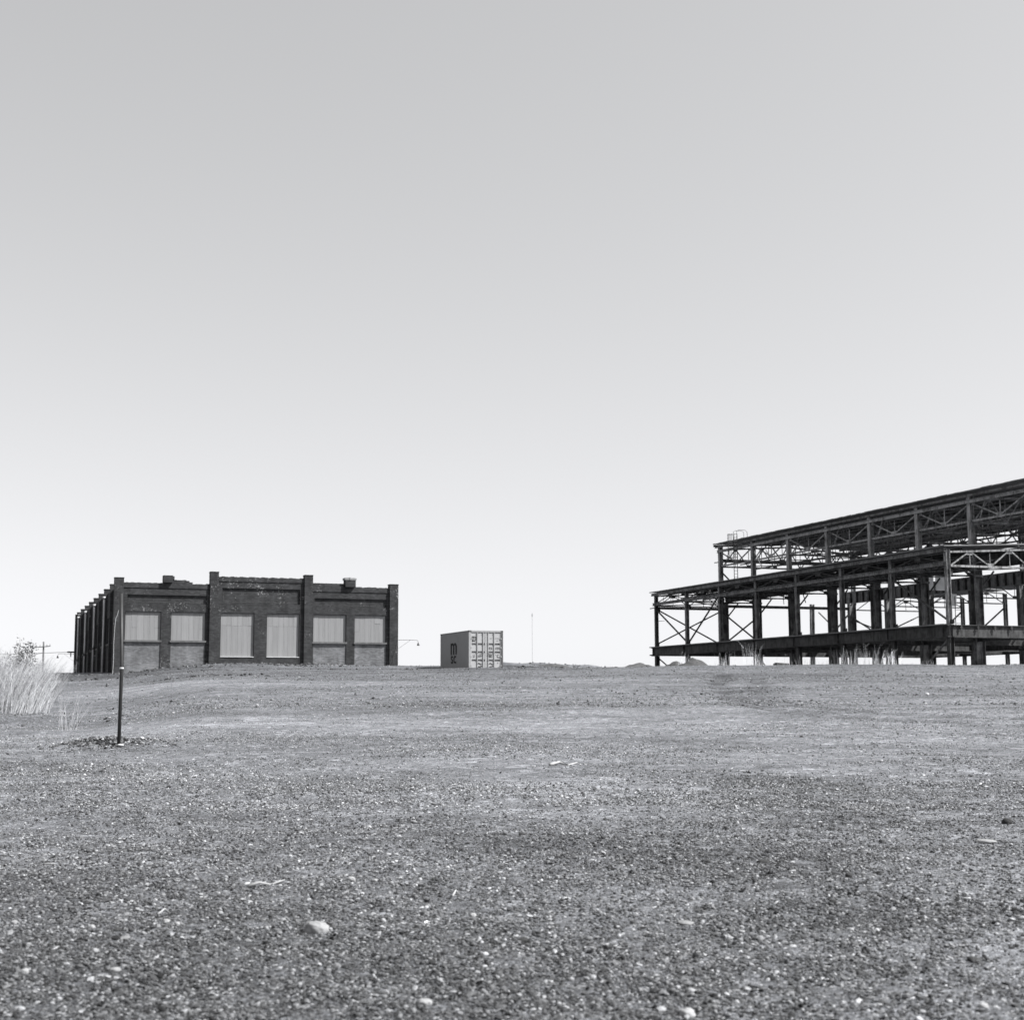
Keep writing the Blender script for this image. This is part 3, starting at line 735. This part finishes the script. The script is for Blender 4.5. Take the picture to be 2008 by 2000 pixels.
# ------------------------------------------------------------------ steel frame ruin
SG = 1.9+EYE
cN, LN = 58.4, 78.1
va = Vector((math.cos(ALPHA), math.sin(ALPHA), 0)); ua = Vector((-math.sin(ALPHA), math.cos(ALPHA), 0))
org = va*cN+ua*LN
sf = thing('steel_frame_ruin', (org.x, org.y, SG), ALPHA, 'huge open steel skeleton of a factory hall with dark flat roofs on the right', 'ruin')
def H(ze): return ze+EYE-SG
B = 6.1; R0, R1, R2, R3 = 0.0, 6.8, 20.9, 28.9; YF = 7*B
def yk(k): return YF-k*B                       # frame k=0 is the far end, k=7 the near end
GR = H(1.9)-1.1
def part(name, fn, mat=m_steel, smooth=False, parent=sf):
    bm = BM(); fn(bm); return obj(name, bm, mat, parent, smooth)
def holes(bm, x, y, w_, z0, z1):
    pass
# columns
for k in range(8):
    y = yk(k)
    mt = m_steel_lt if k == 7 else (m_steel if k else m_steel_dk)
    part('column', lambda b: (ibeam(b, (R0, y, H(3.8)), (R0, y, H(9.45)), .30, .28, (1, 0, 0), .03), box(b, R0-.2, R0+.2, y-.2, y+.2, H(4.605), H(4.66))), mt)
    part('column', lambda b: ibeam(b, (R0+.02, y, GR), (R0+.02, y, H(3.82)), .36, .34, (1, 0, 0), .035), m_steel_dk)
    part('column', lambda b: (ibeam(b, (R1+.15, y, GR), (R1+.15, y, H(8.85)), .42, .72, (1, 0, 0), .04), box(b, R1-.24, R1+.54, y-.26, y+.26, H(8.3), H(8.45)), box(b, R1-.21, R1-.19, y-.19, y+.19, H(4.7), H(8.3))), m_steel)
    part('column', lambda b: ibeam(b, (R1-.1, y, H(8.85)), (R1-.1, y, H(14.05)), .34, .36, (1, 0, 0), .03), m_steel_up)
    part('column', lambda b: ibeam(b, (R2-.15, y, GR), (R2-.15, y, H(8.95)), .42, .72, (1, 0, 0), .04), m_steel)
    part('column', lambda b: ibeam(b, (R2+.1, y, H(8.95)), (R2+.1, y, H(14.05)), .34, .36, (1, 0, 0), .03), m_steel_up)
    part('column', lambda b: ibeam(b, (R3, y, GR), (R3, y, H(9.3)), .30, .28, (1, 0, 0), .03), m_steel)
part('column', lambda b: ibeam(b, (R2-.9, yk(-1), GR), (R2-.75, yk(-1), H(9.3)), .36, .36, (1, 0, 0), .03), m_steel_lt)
# floor girders
for xr, m in ((R0, m_steel_dk), (R1, m_steel_dk), (R2, m_steel_dk), (R3, m_steel)):
    o = .22 if xr == R0 else 0
    def fn(b):
        ibeam(b, (xr-o, -.3, H(4.21)), (xr-o, YF+.5, H(4.21)), .30, .76, t=.045)
        for i in range(8):
            y = i*YF/7.02+.3
            box(b, xr-o-.13, xr-o+.13, y-.008, y+.008, H(3.875), H(4.545))
    part('floor_girder', fn, m)
part('deck_strip', lambda b: box(b, R0-.50, R0+.2, .2, YF+.55, H(4.60), H(4.68)), m_deck)
for k in range(8):
    y = yk(k)
    spans = [(R0+.05, R1-.22)]
    if k in (0, 3, 5): spans.append((R1+.55, R2-.55))
    spans.append((R2+.25, R3-.05))
    for a, b_ in spans:
        near = (k == 7 and a < 1)
        def fn(b):
            yy = y-(.24 if near else 0)
            ibeam(b, (a, yy, H(4.2)), (b_, yy, H(4.2)), .28, .80 if near else .70, t=.045)
        part('floor_beam', fn, m_steel_dk)
for i in range(5):
    part('bracket', lambda b: (box(b, .55+i*1.3, .65+i*1.3, -.40, -.37, H(4.22), H(4.56)), box(b, .50+i*1.3, .70+i*1.3, -.41, -.37, H(4.42), H(4.47))), m_steel_dk)
for i in range(14):
    x = R2-5.5+i*.42
    part('floor_plank', lambda b: box(b, x, x+.22, 8.0, 13.5, H(3.55), H(3.62)), m_steel_dk)
# low roof (front aisle)
def slab(b, x0, x1, y0, y1, za, zb, t=.09, jag=None):
    v = [b.verts.new(p) for p in ((x0,y0,za),(x1,y0,zb),(x1,y1,zb),(x0,y1,za),(x0,y0,za+t),(x1,y0,zb+t),(x1,y1,zb+t),(x0,y1,za+t))]
    for f in ((0,3,2,1),(4,5,6,7),(0,1,5,4),(1,2,6,5),(2,3,7,6),(3,0,4,7)): b.faces.new([v[i] for i in f])
rr_ = random.Random(21)
def strips(name, x0, x1, ze0, ze1, y0, y1, step, missing, mat, jag=.06, t=.07):
    def fn(b):
        y = y0; i = 0
        while y < y1-.01:
            e = min(y+step, y1)
            if i not in missing: slab(b, x0-rr_.uniform(0, jag), x1, y+.006, e-.006, H(ze0), H(ze1), t)
            y = e; i += 1
    return part(name, fn, mat)
strips('roof_deck', -.42, 2.4, 9.60, 9.72, -.35, YF+.55, .61, (), m_deck, .03)
strips('roof_deck', 2.42, 6.25, 9.73, 9.92, -.35, YF+.55, .61, (15, 16, 27, 36, 37, 48, 55, 60, 66), m_deck, .0)
part('eave_beam', lambda b: ibeam(b, (-.26, -.2, H(9.40)), (-.26, YF+.45, H(9.40)), .12, .24), m_steel)
part('eave_beam', lambda b: ibeam(b, (-.20, -.2, H(8.52)), (-.20, YF+.30, H(8.52)), .14, .26), m_steel)
for i in range(1, 5): part('purlin', lambda b: ibeam(b, (i*1.36, .2, H(9.50+.02*i)), (i*1.36, YF+.3, H(9.50+.02*i)), .10, .16), m_steel_dk)
def gus(b, x, y, z, s=.22, ax='y'):
    if ax == 'y': box(b, x-.012, x+.012, y-s, y+s, z-s*.6, z+s*.6)
    else: box(b, x-s, x+s, y-.012, y+.012, z-s*.6, z+s*.6)
for k in range(7):                               # longitudinal trusses of the low eave
    def fn(b):
        a, e = yk(k), yk(k+1); m = (a+e)/2; x = -.05
        bar(b, (x, a, H(9.22)), (x, e, H(9.22)), .07, .10); bar(b, (x, a, H(8.60)), (x, m, H(9.2)), .06, .06); bar(b, (x, e, H(8.60)), (x, m, H(9.2)), .06, .06)
        for q in (.25, .5, .75): bar(b, (x+.03, a+(e-a)*q, H(8.6)), (x+.03, a+(e-a)*q, H(9.25)), .03, .03)
        gus(b, x, m, H(9.12), .34)
    part('truss', fn, m_steel_dk)
def vtruss(x0, x1, y, zb, t0, t1, n, mat, name='truss', s=.08, arch=0):
    def fn(b):
        tz = lambda x: t0+(t1-t0)*(x-x0)/(x1-x0)+arch*(1-abs(2*(x-x0)/(x1-x0)-1))
        xm = (x0+x1)/2
        if arch: bar(b, (x0, y, H(tz(x0))), (xm, y, H(tz(xm))), s*1.5, s*1.4); bar(b, (xm, y, H(tz(xm))), (x1, y, H(tz(x1))), s*1.5, s*1.4)
        else: bar(b, (x0, y, H(t0)), (x1, y, H(t1)), s*1.5, s*1.4)
        bar(b, (x0, y, H(zb)), (x1, y, H(zb)), s*1.6, s*1.3)
        for i in range(n):
            a = x0+(x1-x0)*i/n; c_ = x0+(x1-x0)*(i+1)/n
            if i % 2 == 0: bar(b, (a, y, H(zb)), (c_, y, H(tz(c_))), s*.8, s*.8)
            else: bar(b, (a, y, H(tz(a))), (c_, y, H(zb)), s*.8, s*.8)
            gus(b, c_, y, H(tz(c_))-.12 if i % 2 == 0 else H(zb)+.1, .22, 'x')
            bar(b, (c_, y+.03, H(zb)), (c_, y+.03, H(tz(c_))), s*.45, s*.45)
    return part(name, fn, mat)
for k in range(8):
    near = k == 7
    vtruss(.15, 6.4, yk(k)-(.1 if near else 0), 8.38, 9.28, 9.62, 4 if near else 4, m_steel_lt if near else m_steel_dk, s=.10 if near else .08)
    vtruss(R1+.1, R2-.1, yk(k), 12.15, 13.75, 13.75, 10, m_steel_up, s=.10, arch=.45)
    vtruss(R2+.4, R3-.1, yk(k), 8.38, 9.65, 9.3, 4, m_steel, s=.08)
part('tie_beam', lambda b: ibeam(b, (R1, yk(0)+.2, H(12.75)), (R2, yk(0)+.2, H(12.75)), .2, .30), m_steel)
part('tie_beam', lambda b: ibeam(b, (R1, yk(0)+.1, H(8.5)), (R2, yk(0)+.1, H(8.5)), .2, .26), m_steel)
part('tie_beam', lambda b: ibeam(b, (.1, yk(0)+.1, H(8.2)), (R1, yk(0)+.1, H(8.2)), .2, .22), m_steel)
# longitudinal trusses of the high wall
for xr, m in ((R1-.05, m_steel_up), (R2+.05, m_steel_up)):
    for k in range(7):
        def fn(b):
            a, e = yk(k), yk(k+1); md = (a+e)/2
            bar(b, (xr, a, H(12.22)), (xr, e, H(12.22)), .12, .14)
            bar(b, (xr, a, H(13.5)), (xr, md, H(12.3)), .09, .09); bar(b, (xr, e, H(13.5)), (xr, md, H(12.3)), .09, .09)
            bar(b, (xr+.04, md, H(12.3)), (xr+.04, md, H(13.6)), .06, .06)
            bar(b, (xr, a-.9, H(12.25)), (xr, a-1.6, H(13.6)), .06, .06)
            gus(b, xr-.06, md, H(12.32), .30); gus(b, xr-.06, a-.3, H(13.42), .24)
        part('truss', fn, m)
part('eave_beam', lambda b: ibeam(b, (R1-.28, -.5, H(13.58)), (R1-.28, YF+.3, H(13.58)), .14, .24), m_steel_up)
part('eave_beam', lambda b: ibeam(b, (R2+.36, -.5, H(13.68)), (R2+.36, YF+.3, H(13.68)), .14, .26), m_steel)
# high roof
strips('roof_deck', R1-.62, 13.8, 14.24, 14.56, -.8, YF+.35, .61, (), m_deck, .15)
strips('roof_deck', 13.85, R2+1.2, 14.52, 14.1, -.8, YF+.55, .61, (), m_deck, .0)
for i in range(9):
    x = R1-.45+i*(R2-R1+1.3)/8; z = 13.98+.44*(1-abs(2*i/8-1))
    part('purlin', lambda b: ibeam(b, (x, -.6, H(z)), (x, YF+.4, H(z)), .09, .16), m_steel)
part('deck_strip', lambda b: slab(b, R1-.6, 13.8, YF+.36, YF+.42, H(14.02), H(14.4), .2), m_deck_top)
strips('roof_deck', R2+1.3, R3+.3, 9.95, 9.6, -.3, YF+.5, .61, (8, 9, 20, 34, 35, 50), m_deck, .0)
# horizontal lattice under the roofs
for k in range(7):
    a, e = yk(k), yk(k+1)
    part('brace', lambda b: bar(b, (.1, a, H(8.42)), (R1-.1, e, H(8.42)), .09, .07), m_steel)
    part('brace', lambda b: bar(b, (.1, e, H(8.46)), (R1-.1, a, H(8.46)), .09, .07), m_steel)
    part('brace', lambda b: bar(b, (R1+.1, a, H(12.1)), (13.85, e, H(12.1)), .09, .07), m_steel)
    part('brace', lambda b: bar(b, (13.85, a, H(12.05)), (R2-.1, e, H(12.05)), .09, .07), m_steel)
for x in (10.3, 13.85, 17.4): part('tie_beam', lambda b: bar(b, (x, 0, H(12.02)), (x, YF, H(12.02)), .10, .12), m_steel)
# crane girders with stiffeners
for xr, z0, z1, y1, m, sg in ((R1+.62, 8.86, 9.92, YF+.3, m_steel_dk, 1), (R2-.62, 8.96, 10.0, YF+.25, m_steel_up, -1)):
    def fn(b):
        ibeam(b, (xr, -.6, H((z0+z1)/2)), (xr, y1, H((z0+z1)/2)), .36, z1-z0, t=.04)
        y = .1
        while y < y1:
            b.faces.ensure_lookup_table(); nf = len(b.faces)
            box(b, xr-.175, xr+.175, y-.04, y+.04, H(z0)+.042, H(z1)-.042); y += 1.02
            b.faces.ensure_lookup_table()
            for f in b.faces[nf:]: f.material_index = 1
    part('crane_girder', fn, [m, m_steel_dk])
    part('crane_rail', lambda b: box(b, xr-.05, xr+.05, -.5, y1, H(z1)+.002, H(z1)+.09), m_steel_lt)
# diagonal braces
br = [((0, YF, 8.1), (R1-.2, YF, 4.9)), ((0, YF, 4.9), (R1-.2, YF, 8.0)), ((0, yk(0)-.1, 8.0), (0, yk(1)+.1, 4.9)), ((0, yk(1)-.15, 4.75), (0, yk(2)+.1, 8.6)),
      ((R1, yk(0), 7.9), (R1, yk(1), 5.1)), ((R1, yk(0), 4.9), (R1, yk(1), 7.0)), ((0, yk(6), 8.0), (0, yk(7)+.1, 4.9)),
      ((R2, yk(-1), 8.5), (R2, yk(0), 4.8)), ((R2, yk(-1), 4.8), (R2, yk(0), 8.5)), ((R2, yk(0), 7.6), (R2, yk(1), 5.0)), ((R2, YF, 7.4), (R3, YF, 4.8)), ((R2, YF, 4.8), (R3, YF, 8.1)),
      ((R3, yk(0), 4.9), (R3, yk(1), 8.1)), ((R3, yk(2), 8.1), (R3, yk(1), 4.9)), ((R1-.05, yk(0), 11.7), (R1-.05, yk(0)-3.0, 9.9)), ((R1, yk(1)+.9, 9.95), (R1, yk(1)+.2, 10.5))]
for (a, c_) in br:
    part('brace', lambda b: bar(b, (a[0], a[1], H(a[2])), (c_[0], c_[1], H(c_[2])), .10, .11), m_steel_dk if a[0] < 7 else m_steel)
    for q in (a, c_):
        pass
for k in range(8):                               # knee braces
    y = yk(k)
    part('knee_brace', lambda b: (bar(b, (R1+.5, y-.05, H(7.5)), (R1+1.6, y-.05, H(8.75)), .09, .10),), m_steel_dk)
    part('knee_brace', lambda b: (bar(b, (R2-.5, y-.05, H(7.5)), (R2-.5, y-1.3, H(8.9)), .09, .10),), m_steel)
part('knee_brace', lambda b: bar(b, (.1, YF, H(3.7)), (1.6, YF, H(2.5)), .08, .10), m_steel_dk)
part('knee_brace', lambda b: bar(b, (0, .05, H(3.8)), (0, 3.3, H(1.6)), .09, .10), m_steel)
part('knee_brace', lambda b: bar(b, (R1+.3, yk(1)+.2, H(3.8)), (R1+1.4, yk(1)+.1, H(2.1)), .08, .10), m_steel_dk)
part('knee_brace', lambda b: bar(b, (R1-.4, yk(0), H(3.2)), (R1-1.5, yk(0), H(2.2)), .08, .10), m_steel_dk)
for k in range(8):
    part('gusset_plate', lambda b: gus(b, .12, yk(k), H(8.0), .28, 'x'), m_steel_dk); part('gusset_plate', lambda b: gus(b, 0.03, yk(k)-.25, H(4.8), .22), m_steel_dk)
# loose roof sheets hanging into the hall
def sheet(x, y, ze, w_, h, dy, skew):
    def fn(b):
        v = [b.verts.new(p) for p in ((x,y,H(ze)),(x+w_,y,H(ze)),(x+w_+skew,y+dy,H(ze+h)),(x+skew,y+dy,H(ze+h)),(x,y+.02,H(ze)),(x+w_,y+.02,H(ze)),(x+w_+skew,y+dy+.02,H(ze+h)),(x+skew,y+dy+.02,H(ze+h)))]
        for f in ((0,3,2,1),(4,5,6,7),(0,1,5,4),(1,2,6,5),(2,3,7,6),(3,0,4,7)): b.faces.new([v[i] for i in f])
    part('hanging_sheet', fn, m_sheet)
sheet(9.2, 15.2, 8.1, .85, 1.25, .5, .35); sheet(10.25, 15.2, 8.1, .85, 1.25, .5, .35); sheet(11.0, 14.8, 6.9, .75, .95, .3, .3)
hr = random.Random(8)
for i in range(12):
    x, y, z = hr.uniform(1, 19), hr.uniform(1, 30), hr.choice((8.4, 12.1, 12.1))
    part('hanging_rod', lambda b: bar(b, (x, y, H(z)), (x+hr.uniform(-.8, .8), y+hr.uniform(-1, 1), H(z-hr.uniform(.5, 1.6))), .05, .05), m_steel)
for xq, zq in ((2.4, 9.1), (4.6, 9.0), (8.6, 12.35), (12.2, 12.3)):
    part('conduit', lambda b: tube(b, [(xq, .5, H(zq)), (xq+.1, YF*.4, H(zq-.08)), (xq, YF*.7, H(zq-.02)), (xq-.1, YF-.5, H(zq))], .06, 6), m_steel_up)
# light fitting and odds
part('step_bracket', lambda b: bar(b, (.15, YF-.1, H(7.0)), (.75, YF-.1, H(7.03)), .03, .04), m_steel_dk)
part('step_bracket', lambda b: bar(b, (-.5, YF+.3, H(8.15)), (.1, YF+.3, H(8.25)), .05, .08), m_steel_dk)
part('step_bracket', lambda b: bar(b, (-.6, YF+.3, H(3.92)), (.1, YF+.3, H(4.0)), .05, .10), m_steel_dk)
part('step_bracket', lambda b: bar(b, (R1-.6, YF+.3, H(12.55)), (R1, YF+.3, H(12.62)), .05, .08), m_steel_dk)
# caged ladder
def ladder():
    y0, x = yk(0)-4.05, R1-.75; w_ = .62; z0, z1 = H(9.75), H(14.6)
    L = part('ladder', lambda b: [bar(b, (x, y0+s*w_/2, z0), (x, y0+s*w_/2, z1), .05, .05) for s in (-1, 1)], m_iron)
    def rungs(b):
        z = z0+.2
        while z < z1: tube(b, [(x, y0-w_/2, z), (x, y0+w_/2, z)], .016, 5); z += .3
    part('rungs', rungs, m_iron, parent=L)
    def cage(b):
        hoop = [(x-.78*math.sin(t*math.pi/8)*.95, y0+w_*.62*math.cos(t*math.pi/8)) for t in range(9)]
        for z in (H(12.6), H(13.4), H(14.1), H(14.72)):
            tube(b, [(px, py, z) for px, py in hoop], .022, 5)
        for px, py in hoop[0::1]: tube(b, [(px, py, H(12.6)), (px, py, H(14.75))], .018, 4)
    part('safety_cage', cage, m_iron, parent=L)
    def rails(b):
        for s in (-1, 1):
            yy = y0+s*w_/2
            tube(b, [(x, yy, H(14.5)), (x, yy, H(15.0)), (x+.2, yy, H(15.12)), (x+.85, yy, H(15.12)), (x+1.05, yy, H(15.0)), (x+1.1, yy, H(14.3))], .022, 5)
    part('grab_rail', rails, m_iron, parent=L)
    part('ladder_bracket', lambda b: [bar(b, (x, y0+s*.3, H(z)), (R1-.1, y0+s*.3, H(z)), .05, .05) for s in (-1, 1) for z in (12.25, 13.7)], m_iron, parent=L)
ladder()
def small_ladder():
    y0, x = 11.5, 9.4
    part('ladder', lambda b: ([bar(b, (x+s*.25, y0, H(4.6)), (x+s*.25, y0, H(7.4)), .04, .04) for s in (-1, 1)], [bar(b, (x-.25, y0, H(4.9+i*.5)), (x+.25, y0, H(4.9+i*.5)), .03, .03) for i in range(5)]), m_steel)
small_ladder()

# ------------------------------------------------------------------ mounds of soil and slabs by the ruin
def pile(x, y, sx, sy, h, label, name='dirt_pile', tone=(.035, .085)):
    n, m = 40, 18; V_, F_ = [], []; z0 = zg(x, y)
    for j in range(m+1):
        rr = j/m
        for i in range(n):
            t = 2*math.pi*i/n; q = 1+.18*float(vnoise(3+2*math.cos(t)+x, 3+2*math.sin(t), 3))
            px, py = x+math.cos(t)*rr*sx*q, y+math.sin(t)*rr*sy*q
            zz_ = h*max(0, 1-rr**1.6)*(1+.5*float(vnoise(px*1.7, py*1.7, 6)))+.12*h*float(vnoise(px*6, py*6, 8))
            V_.append((px-x, py-y, zg(px, py)-z0+zz_-.12*rr))
    for j in range(m):
        for i in range(n): F_.append((j*n+i, j*n+(i+1) % n, (j+1)*n+(i+1) % n, (j+1)*n+i))
    M = mottled('heaped soil', tone[0], tone[1], 6, bump=.6)
    o = raw(name, V_, F_, M, None, True); o.location = (x, y, z0); return tag(o, label, 'dirt pile', 'heaps of soil on the crest')
def at(px, Y): return (px-1004)/2894*Y
pile(at(1357, 91), 91, 1.15, .9, .42, 'mound of dark soil before the far left column of the steel frame')
pile(at(1326, 92), 92, .9, .7, .26, 'low flat heap of soil left of the taller soil mound')
pile(at(1247, 96), 96, 1.5, 1.0, .24, 'long low soil heap left of the steel frame', tone=(.04, .10))
pile(at(1085, 108), 108, 1.6, 1.2, .22, 'hummock of earth on the skyline right of the container')
sx_ = at(1532, 90.5)
bm = BM(); box(bm, -.38, .38, -.3, .3, -.05, .09); box(bm, -.3, .42, -.25, .3, .092, .15)
o = obj('concrete_slab', bm, mottled('dark slab', .04, .08, 6)); o.location = (sx_, 90.5, zg(sx_, 90.5)); o.rotation_euler = (.03, .05, .3); tag(o, 'dark broken slabs stacked on the crest before the steel frame', 'slab')

# ------------------------------------------------------------------ dry reeds, weeds and shrub
def blades(name, roots, h, lean, wid, tone, plume=True, leaves=3, mat=None, curve_=.25):
    """stalks as tapering three-sided stems with ribbon leaves and a feathery head"""
    V_, F3, T = [], [], []
    for (x, y), hh, (lx, ly), tn in zip(roots, h, lean, tone):
        z = zg(x, y)-.03; n = 5; base = len(V_); w_ = wid
        for i in range(n+1):
            t = i/n; cx0 = x+lx*hh*(t+curve_*t*t); cy0 = y+ly*hh*(t+curve_*t*t); cz0 = z+hh*t*(1-.10*t*abs(lx))
            rr = w_*(1-.7*t)
            for k in range(3):
                a = k*2.094; V_.append((cx0+rr*math.cos(a), cy0+rr*math.sin(a), cz0)); T.append(tn)
        for i in range(n):
            for k in range(3):
                a, b = base+i*3+k, base+i*3+(k+1) % 3; F3.append((a, b, b+3)); F3.append((a, b+3, a+3))
        for q in range(leaves):
            t = random.uniform(.15, .85); cx0 = x+lx*hh*(t+curve_*t*t); cy0 = y+ly*hh*(t+curve_*t*t); cz0 = z+hh*t
            an = random.uniform(-.7, .7)+(0 if random.random() < .9 else 3.1); ln = random.uniform(.22, .55)*min(1, hh/1.6); b0 = len(V_); lw = wid*random.uniform(.5, 1.0)
            for i in range(4):
                u = i/3; dx = math.cos(an)*ln*u; dy = math.sin(an)*ln*u; dz = ln*(1.6*u-.5*u*u*random.uniform(.6, 1.5))
                ww = lw*(1-u*.95)
                V_.append((cx0+dx, cy0+dy, cz0+dz+ww)); V_.append((cx0+dx-ww*.4, cy0+dy-ww*.4, cz0+dz-ww)); T += [tn*1.05, tn*1.05]
            for i in range(3): a = b0+i*2; F3 += [(a, a+1, a+3), (a, a+3, a+2)]
        if plume:
            t = 1.0; cx0 = x+lx*hh*(1+curve_); cy0 = y+ly*hh*(1+curve_); cz0 = z+hh*(1-.10*abs(lx))
            for q in range(14):
                b0 = len(V_); u = q/14*.24*min(1.0, hh/1.5); a = random.uniform(-1.2, 1.2); d = random.uniform(.03, .09); px, pz = cx0-lx*u*1.3, cz0-u
                V_ += [(px, cy0-.004, pz), (px+.004, cy0+.004, pz+.006), (px+math.cos(a)*d+lx*.04, cy0+math.sin(a)*d, pz+random.uniform(.01, .07))]
                T += [tn*.8]*3; F3.append((b0, b0+1, b0+2))
    return tri_mesh(name, np.array(V_), np.array(F3), np.array(T), mat or m_straw, False)
rd = random.Random(4); random.seed(15)
roots, hs_, ln_, tn_ = [], [], [], []
while len(roots) < 7200:
    y = rd.uniform(44.0, 56); q = rd.uniform(-.42, -.312)
    x = q*y
    # ragged right and front borders
    if q > -.340 and rd.random() < (q+.340)/.028*.93: continue
    fr = 45.0+1.0*float(vnoise(x*.8, 1, 3))+abs(rd.gauss(0, .9))+max(0, (q+.36)*16)
    if y < fr: continue
    edge = max(0.0, (-.312-q)/.06)
    hh = (1.05+.45*min(1, edge)+.42*float(vnoise(x*1.3, y*.7, 5)))*rd.choice((rd.uniform(.5, .9), rd.uniform(.8, 1.12), rd.uniform(.8, 1.3)))
    roots.append((x, y)); hs_.append(hh); ln_.append((rd.gauss(.20, .12)+.14*max(0, 1-edge*2), rd.gauss(0, .09))); tn_.append(max(.12, rd.gauss(.40, .15)) if rd.random() > .10 else .12)
stuff(blades('reed_bed', roots, hs_, ln_, .0065, tn_, leaves=3), 'dense bed of pale dry reeds leaning right at the left edge', 'reeds')
def clump(px, Y, n, spread, hmin, hmax, label, tone=.4, name='weed_clump', leaves=1, wid=.006, leanx=0.02, group=None, plume=False, sy=.5):
    x0 = at(px, Y); r_ = []; h_ = []; l_ = []; t_ = []
    for _ in range(n):
        r_.append((x0+rd.gauss(0, spread), Y+rd.gauss(0, sy))); h_.append(rd.uniform(hmin, hmax)*(.7 if rd.random() < .4 else 1)); l_.append((rd.gauss(leanx, .12), rd.gauss(0, .1))); t_.append(max(.05, rd.gauss(tone, tone*.2)))
    o = blades(name, r_, h_, l_, wid, t_, leaves=leaves, plume=plume)
    for v in o.data.vertices: v.co -= Vector((x0, Y, zg(x0, Y)))
    o.location = (x0, Y, zg(x0, Y)); return tag(o, label, 'weeds', group or 'dry weeds growing on the site')
clump(116, 34.5, 4, .04, .65, .95, 'sparse dry stalks, left one of two sprigs beside the reed bed', .4, 'dry_stalks', 1, .0035, .02, plume=False, sy=.05)
clump(127, 34.2, 5, .05, .8, 1.25, 'tall thin dry stalks in front of the reed bed', .42, 'dry_stalks', 1, .0035, .02, plume=False, sy=.05)
clump(143, 34.6, 5, .06, .8, 1.3, 'leaning dry stalks, rightmost sprig before the reed bed', .42, 'dry_stalks', 1, .0035, .12, plume=False, sy=.05)
clump(1660, 89.5, 30, .40, .4, 1.2, 'left half of the tall pale weeds under the steel frame', .36, wid=.007, leaves=1)
clump(1700, 89.6, 50, .55, .5, 1.45, 'tallest pale weeds under the middle of the steel frame', .38, wid=.007, leaves=1)
clump(1728, 89.3, 20, .3, .3, .95, 'right fringe of the tall pale weeds under the steel frame', .34, wid=.007, leaves=1)
clump(1343, 91.5, 30, .3, .3, 1.0, 'fuzzy pale weeds round the second column from the left', .6, wid=.006, leaves=1)
clump(1367, 91.5, 14, .5, .3, .7, 'short thin weeds on the soil mound by the steel frame', .5)
clump(1418, 90, 40, .35, .3, 1.0, 'weeds at the foot of the wide third column', .5)
clump(1474, 90, 30, .25, .5, 1.5, 'straggly tall weeds left of the fourth column', .5)
clump(1487, 90, 30, .25, .3, 1.0, 'weeds at the foot of the fourth column', .55)
clump(1545, 90, 26, .5, .2, .8, 'dark seedy weeds by the fifth column', .3)
clump(1585, 90, 12, .3, .2, .5, 'small dark weeds right of the fifth column', .22)
clump(1612, 90, 26, .3, .2, .6, 'low weeds between the fifth and sixth columns', .35)
clump(1785, 89, 50, 1.0, .12, .4, 'low weeds at the foot of the seventh column', .4)
clump(1743, 89.5, 24, .35, .4, 1.0, 'white flowering weeds left of the seventh column', .75, leaves=3, wid=.009)
clump(1186, 100, 22, .8, .15, .42, 'wispy weeds on the skyline between container and frame', .4)
clump(1075, 108, 14, 1.2, .1, .25, 'short tufts on the hummock right of the container', .35)
clump(101, 78, 40, .7, .3, .9, 'bent dark stalks at the right border of the reed bed', .10, leanx=.3)
clump(97, 150, 16, .5, .3, 1.6, 'thin bush twigs on the skyline right of the utility pole', .2)
# leafy shrub behind the reeds
def shrub(x, y, h, spread, nleaf, label, seed):
    r = random.Random(seed); z0 = zg(x, y); sh = thing('shrub', (x, y, z0), 0, label, 'shrub')
    tips = []; bm = BM()
    for i in range(16):
        a = r.uniform(0, 6.28); d = r.uniform(.1, spread); hh = h*r.uniform(.6, 1.0)
        p = [(0, 0, 0), (math.cos(a)*d*.45, math.sin(a)*d*.45, hh*.5), (math.cos(a)*d*.8, math.sin(a)*d*.8, hh*.8), (math.cos(a)*d, math.sin(a)*d, hh)]
        tube(bm, p, .012, 4, .004); tips += [(Vector(p[1]), Vector(p[2])), (Vector(p[2]), Vector(p[3])), (Vector(p[2]), Vector(p[3]))]
    obj('stem', bm, m_wood, sh)
    bm = BM()
    for _ in range(nleaf):
        a, b = r.choice(tips); q = a.lerp(b, r.random())+Vector((r.gauss(0, .11), r.gauss(0, .11), r.gauss(0, .07)))
        d1 = Vector((r.gauss(0, 1), r.gauss(0, 1), r.gauss(0, 1))).normalized()*.05; d2 = d1.cross(Vector((r.gauss(0, 1), r.gauss(0, 1), r.gauss(0, 1)))).normalized()*.024
        bm.faces.new([bm.verts.new(v) for v in (q-d1, q+d2, q+d1, q-d2)])
    obj('foliage', bm, mottled('leaf', .07, .17, 4), sh)
shrub(at(12, 55), 55, 1.9, .6, 420, 'left leafy shrub rising behind the pale reeds', 1)
shrub(at(40, 55), 55, 2.4, .42, 620, 'tallest leafy shrub rising behind the pale reeds', 2)
shrub(at(60, 54), 54, 1.6, .3, 200, 'right small leafy shrub behind the pale reeds', 3)
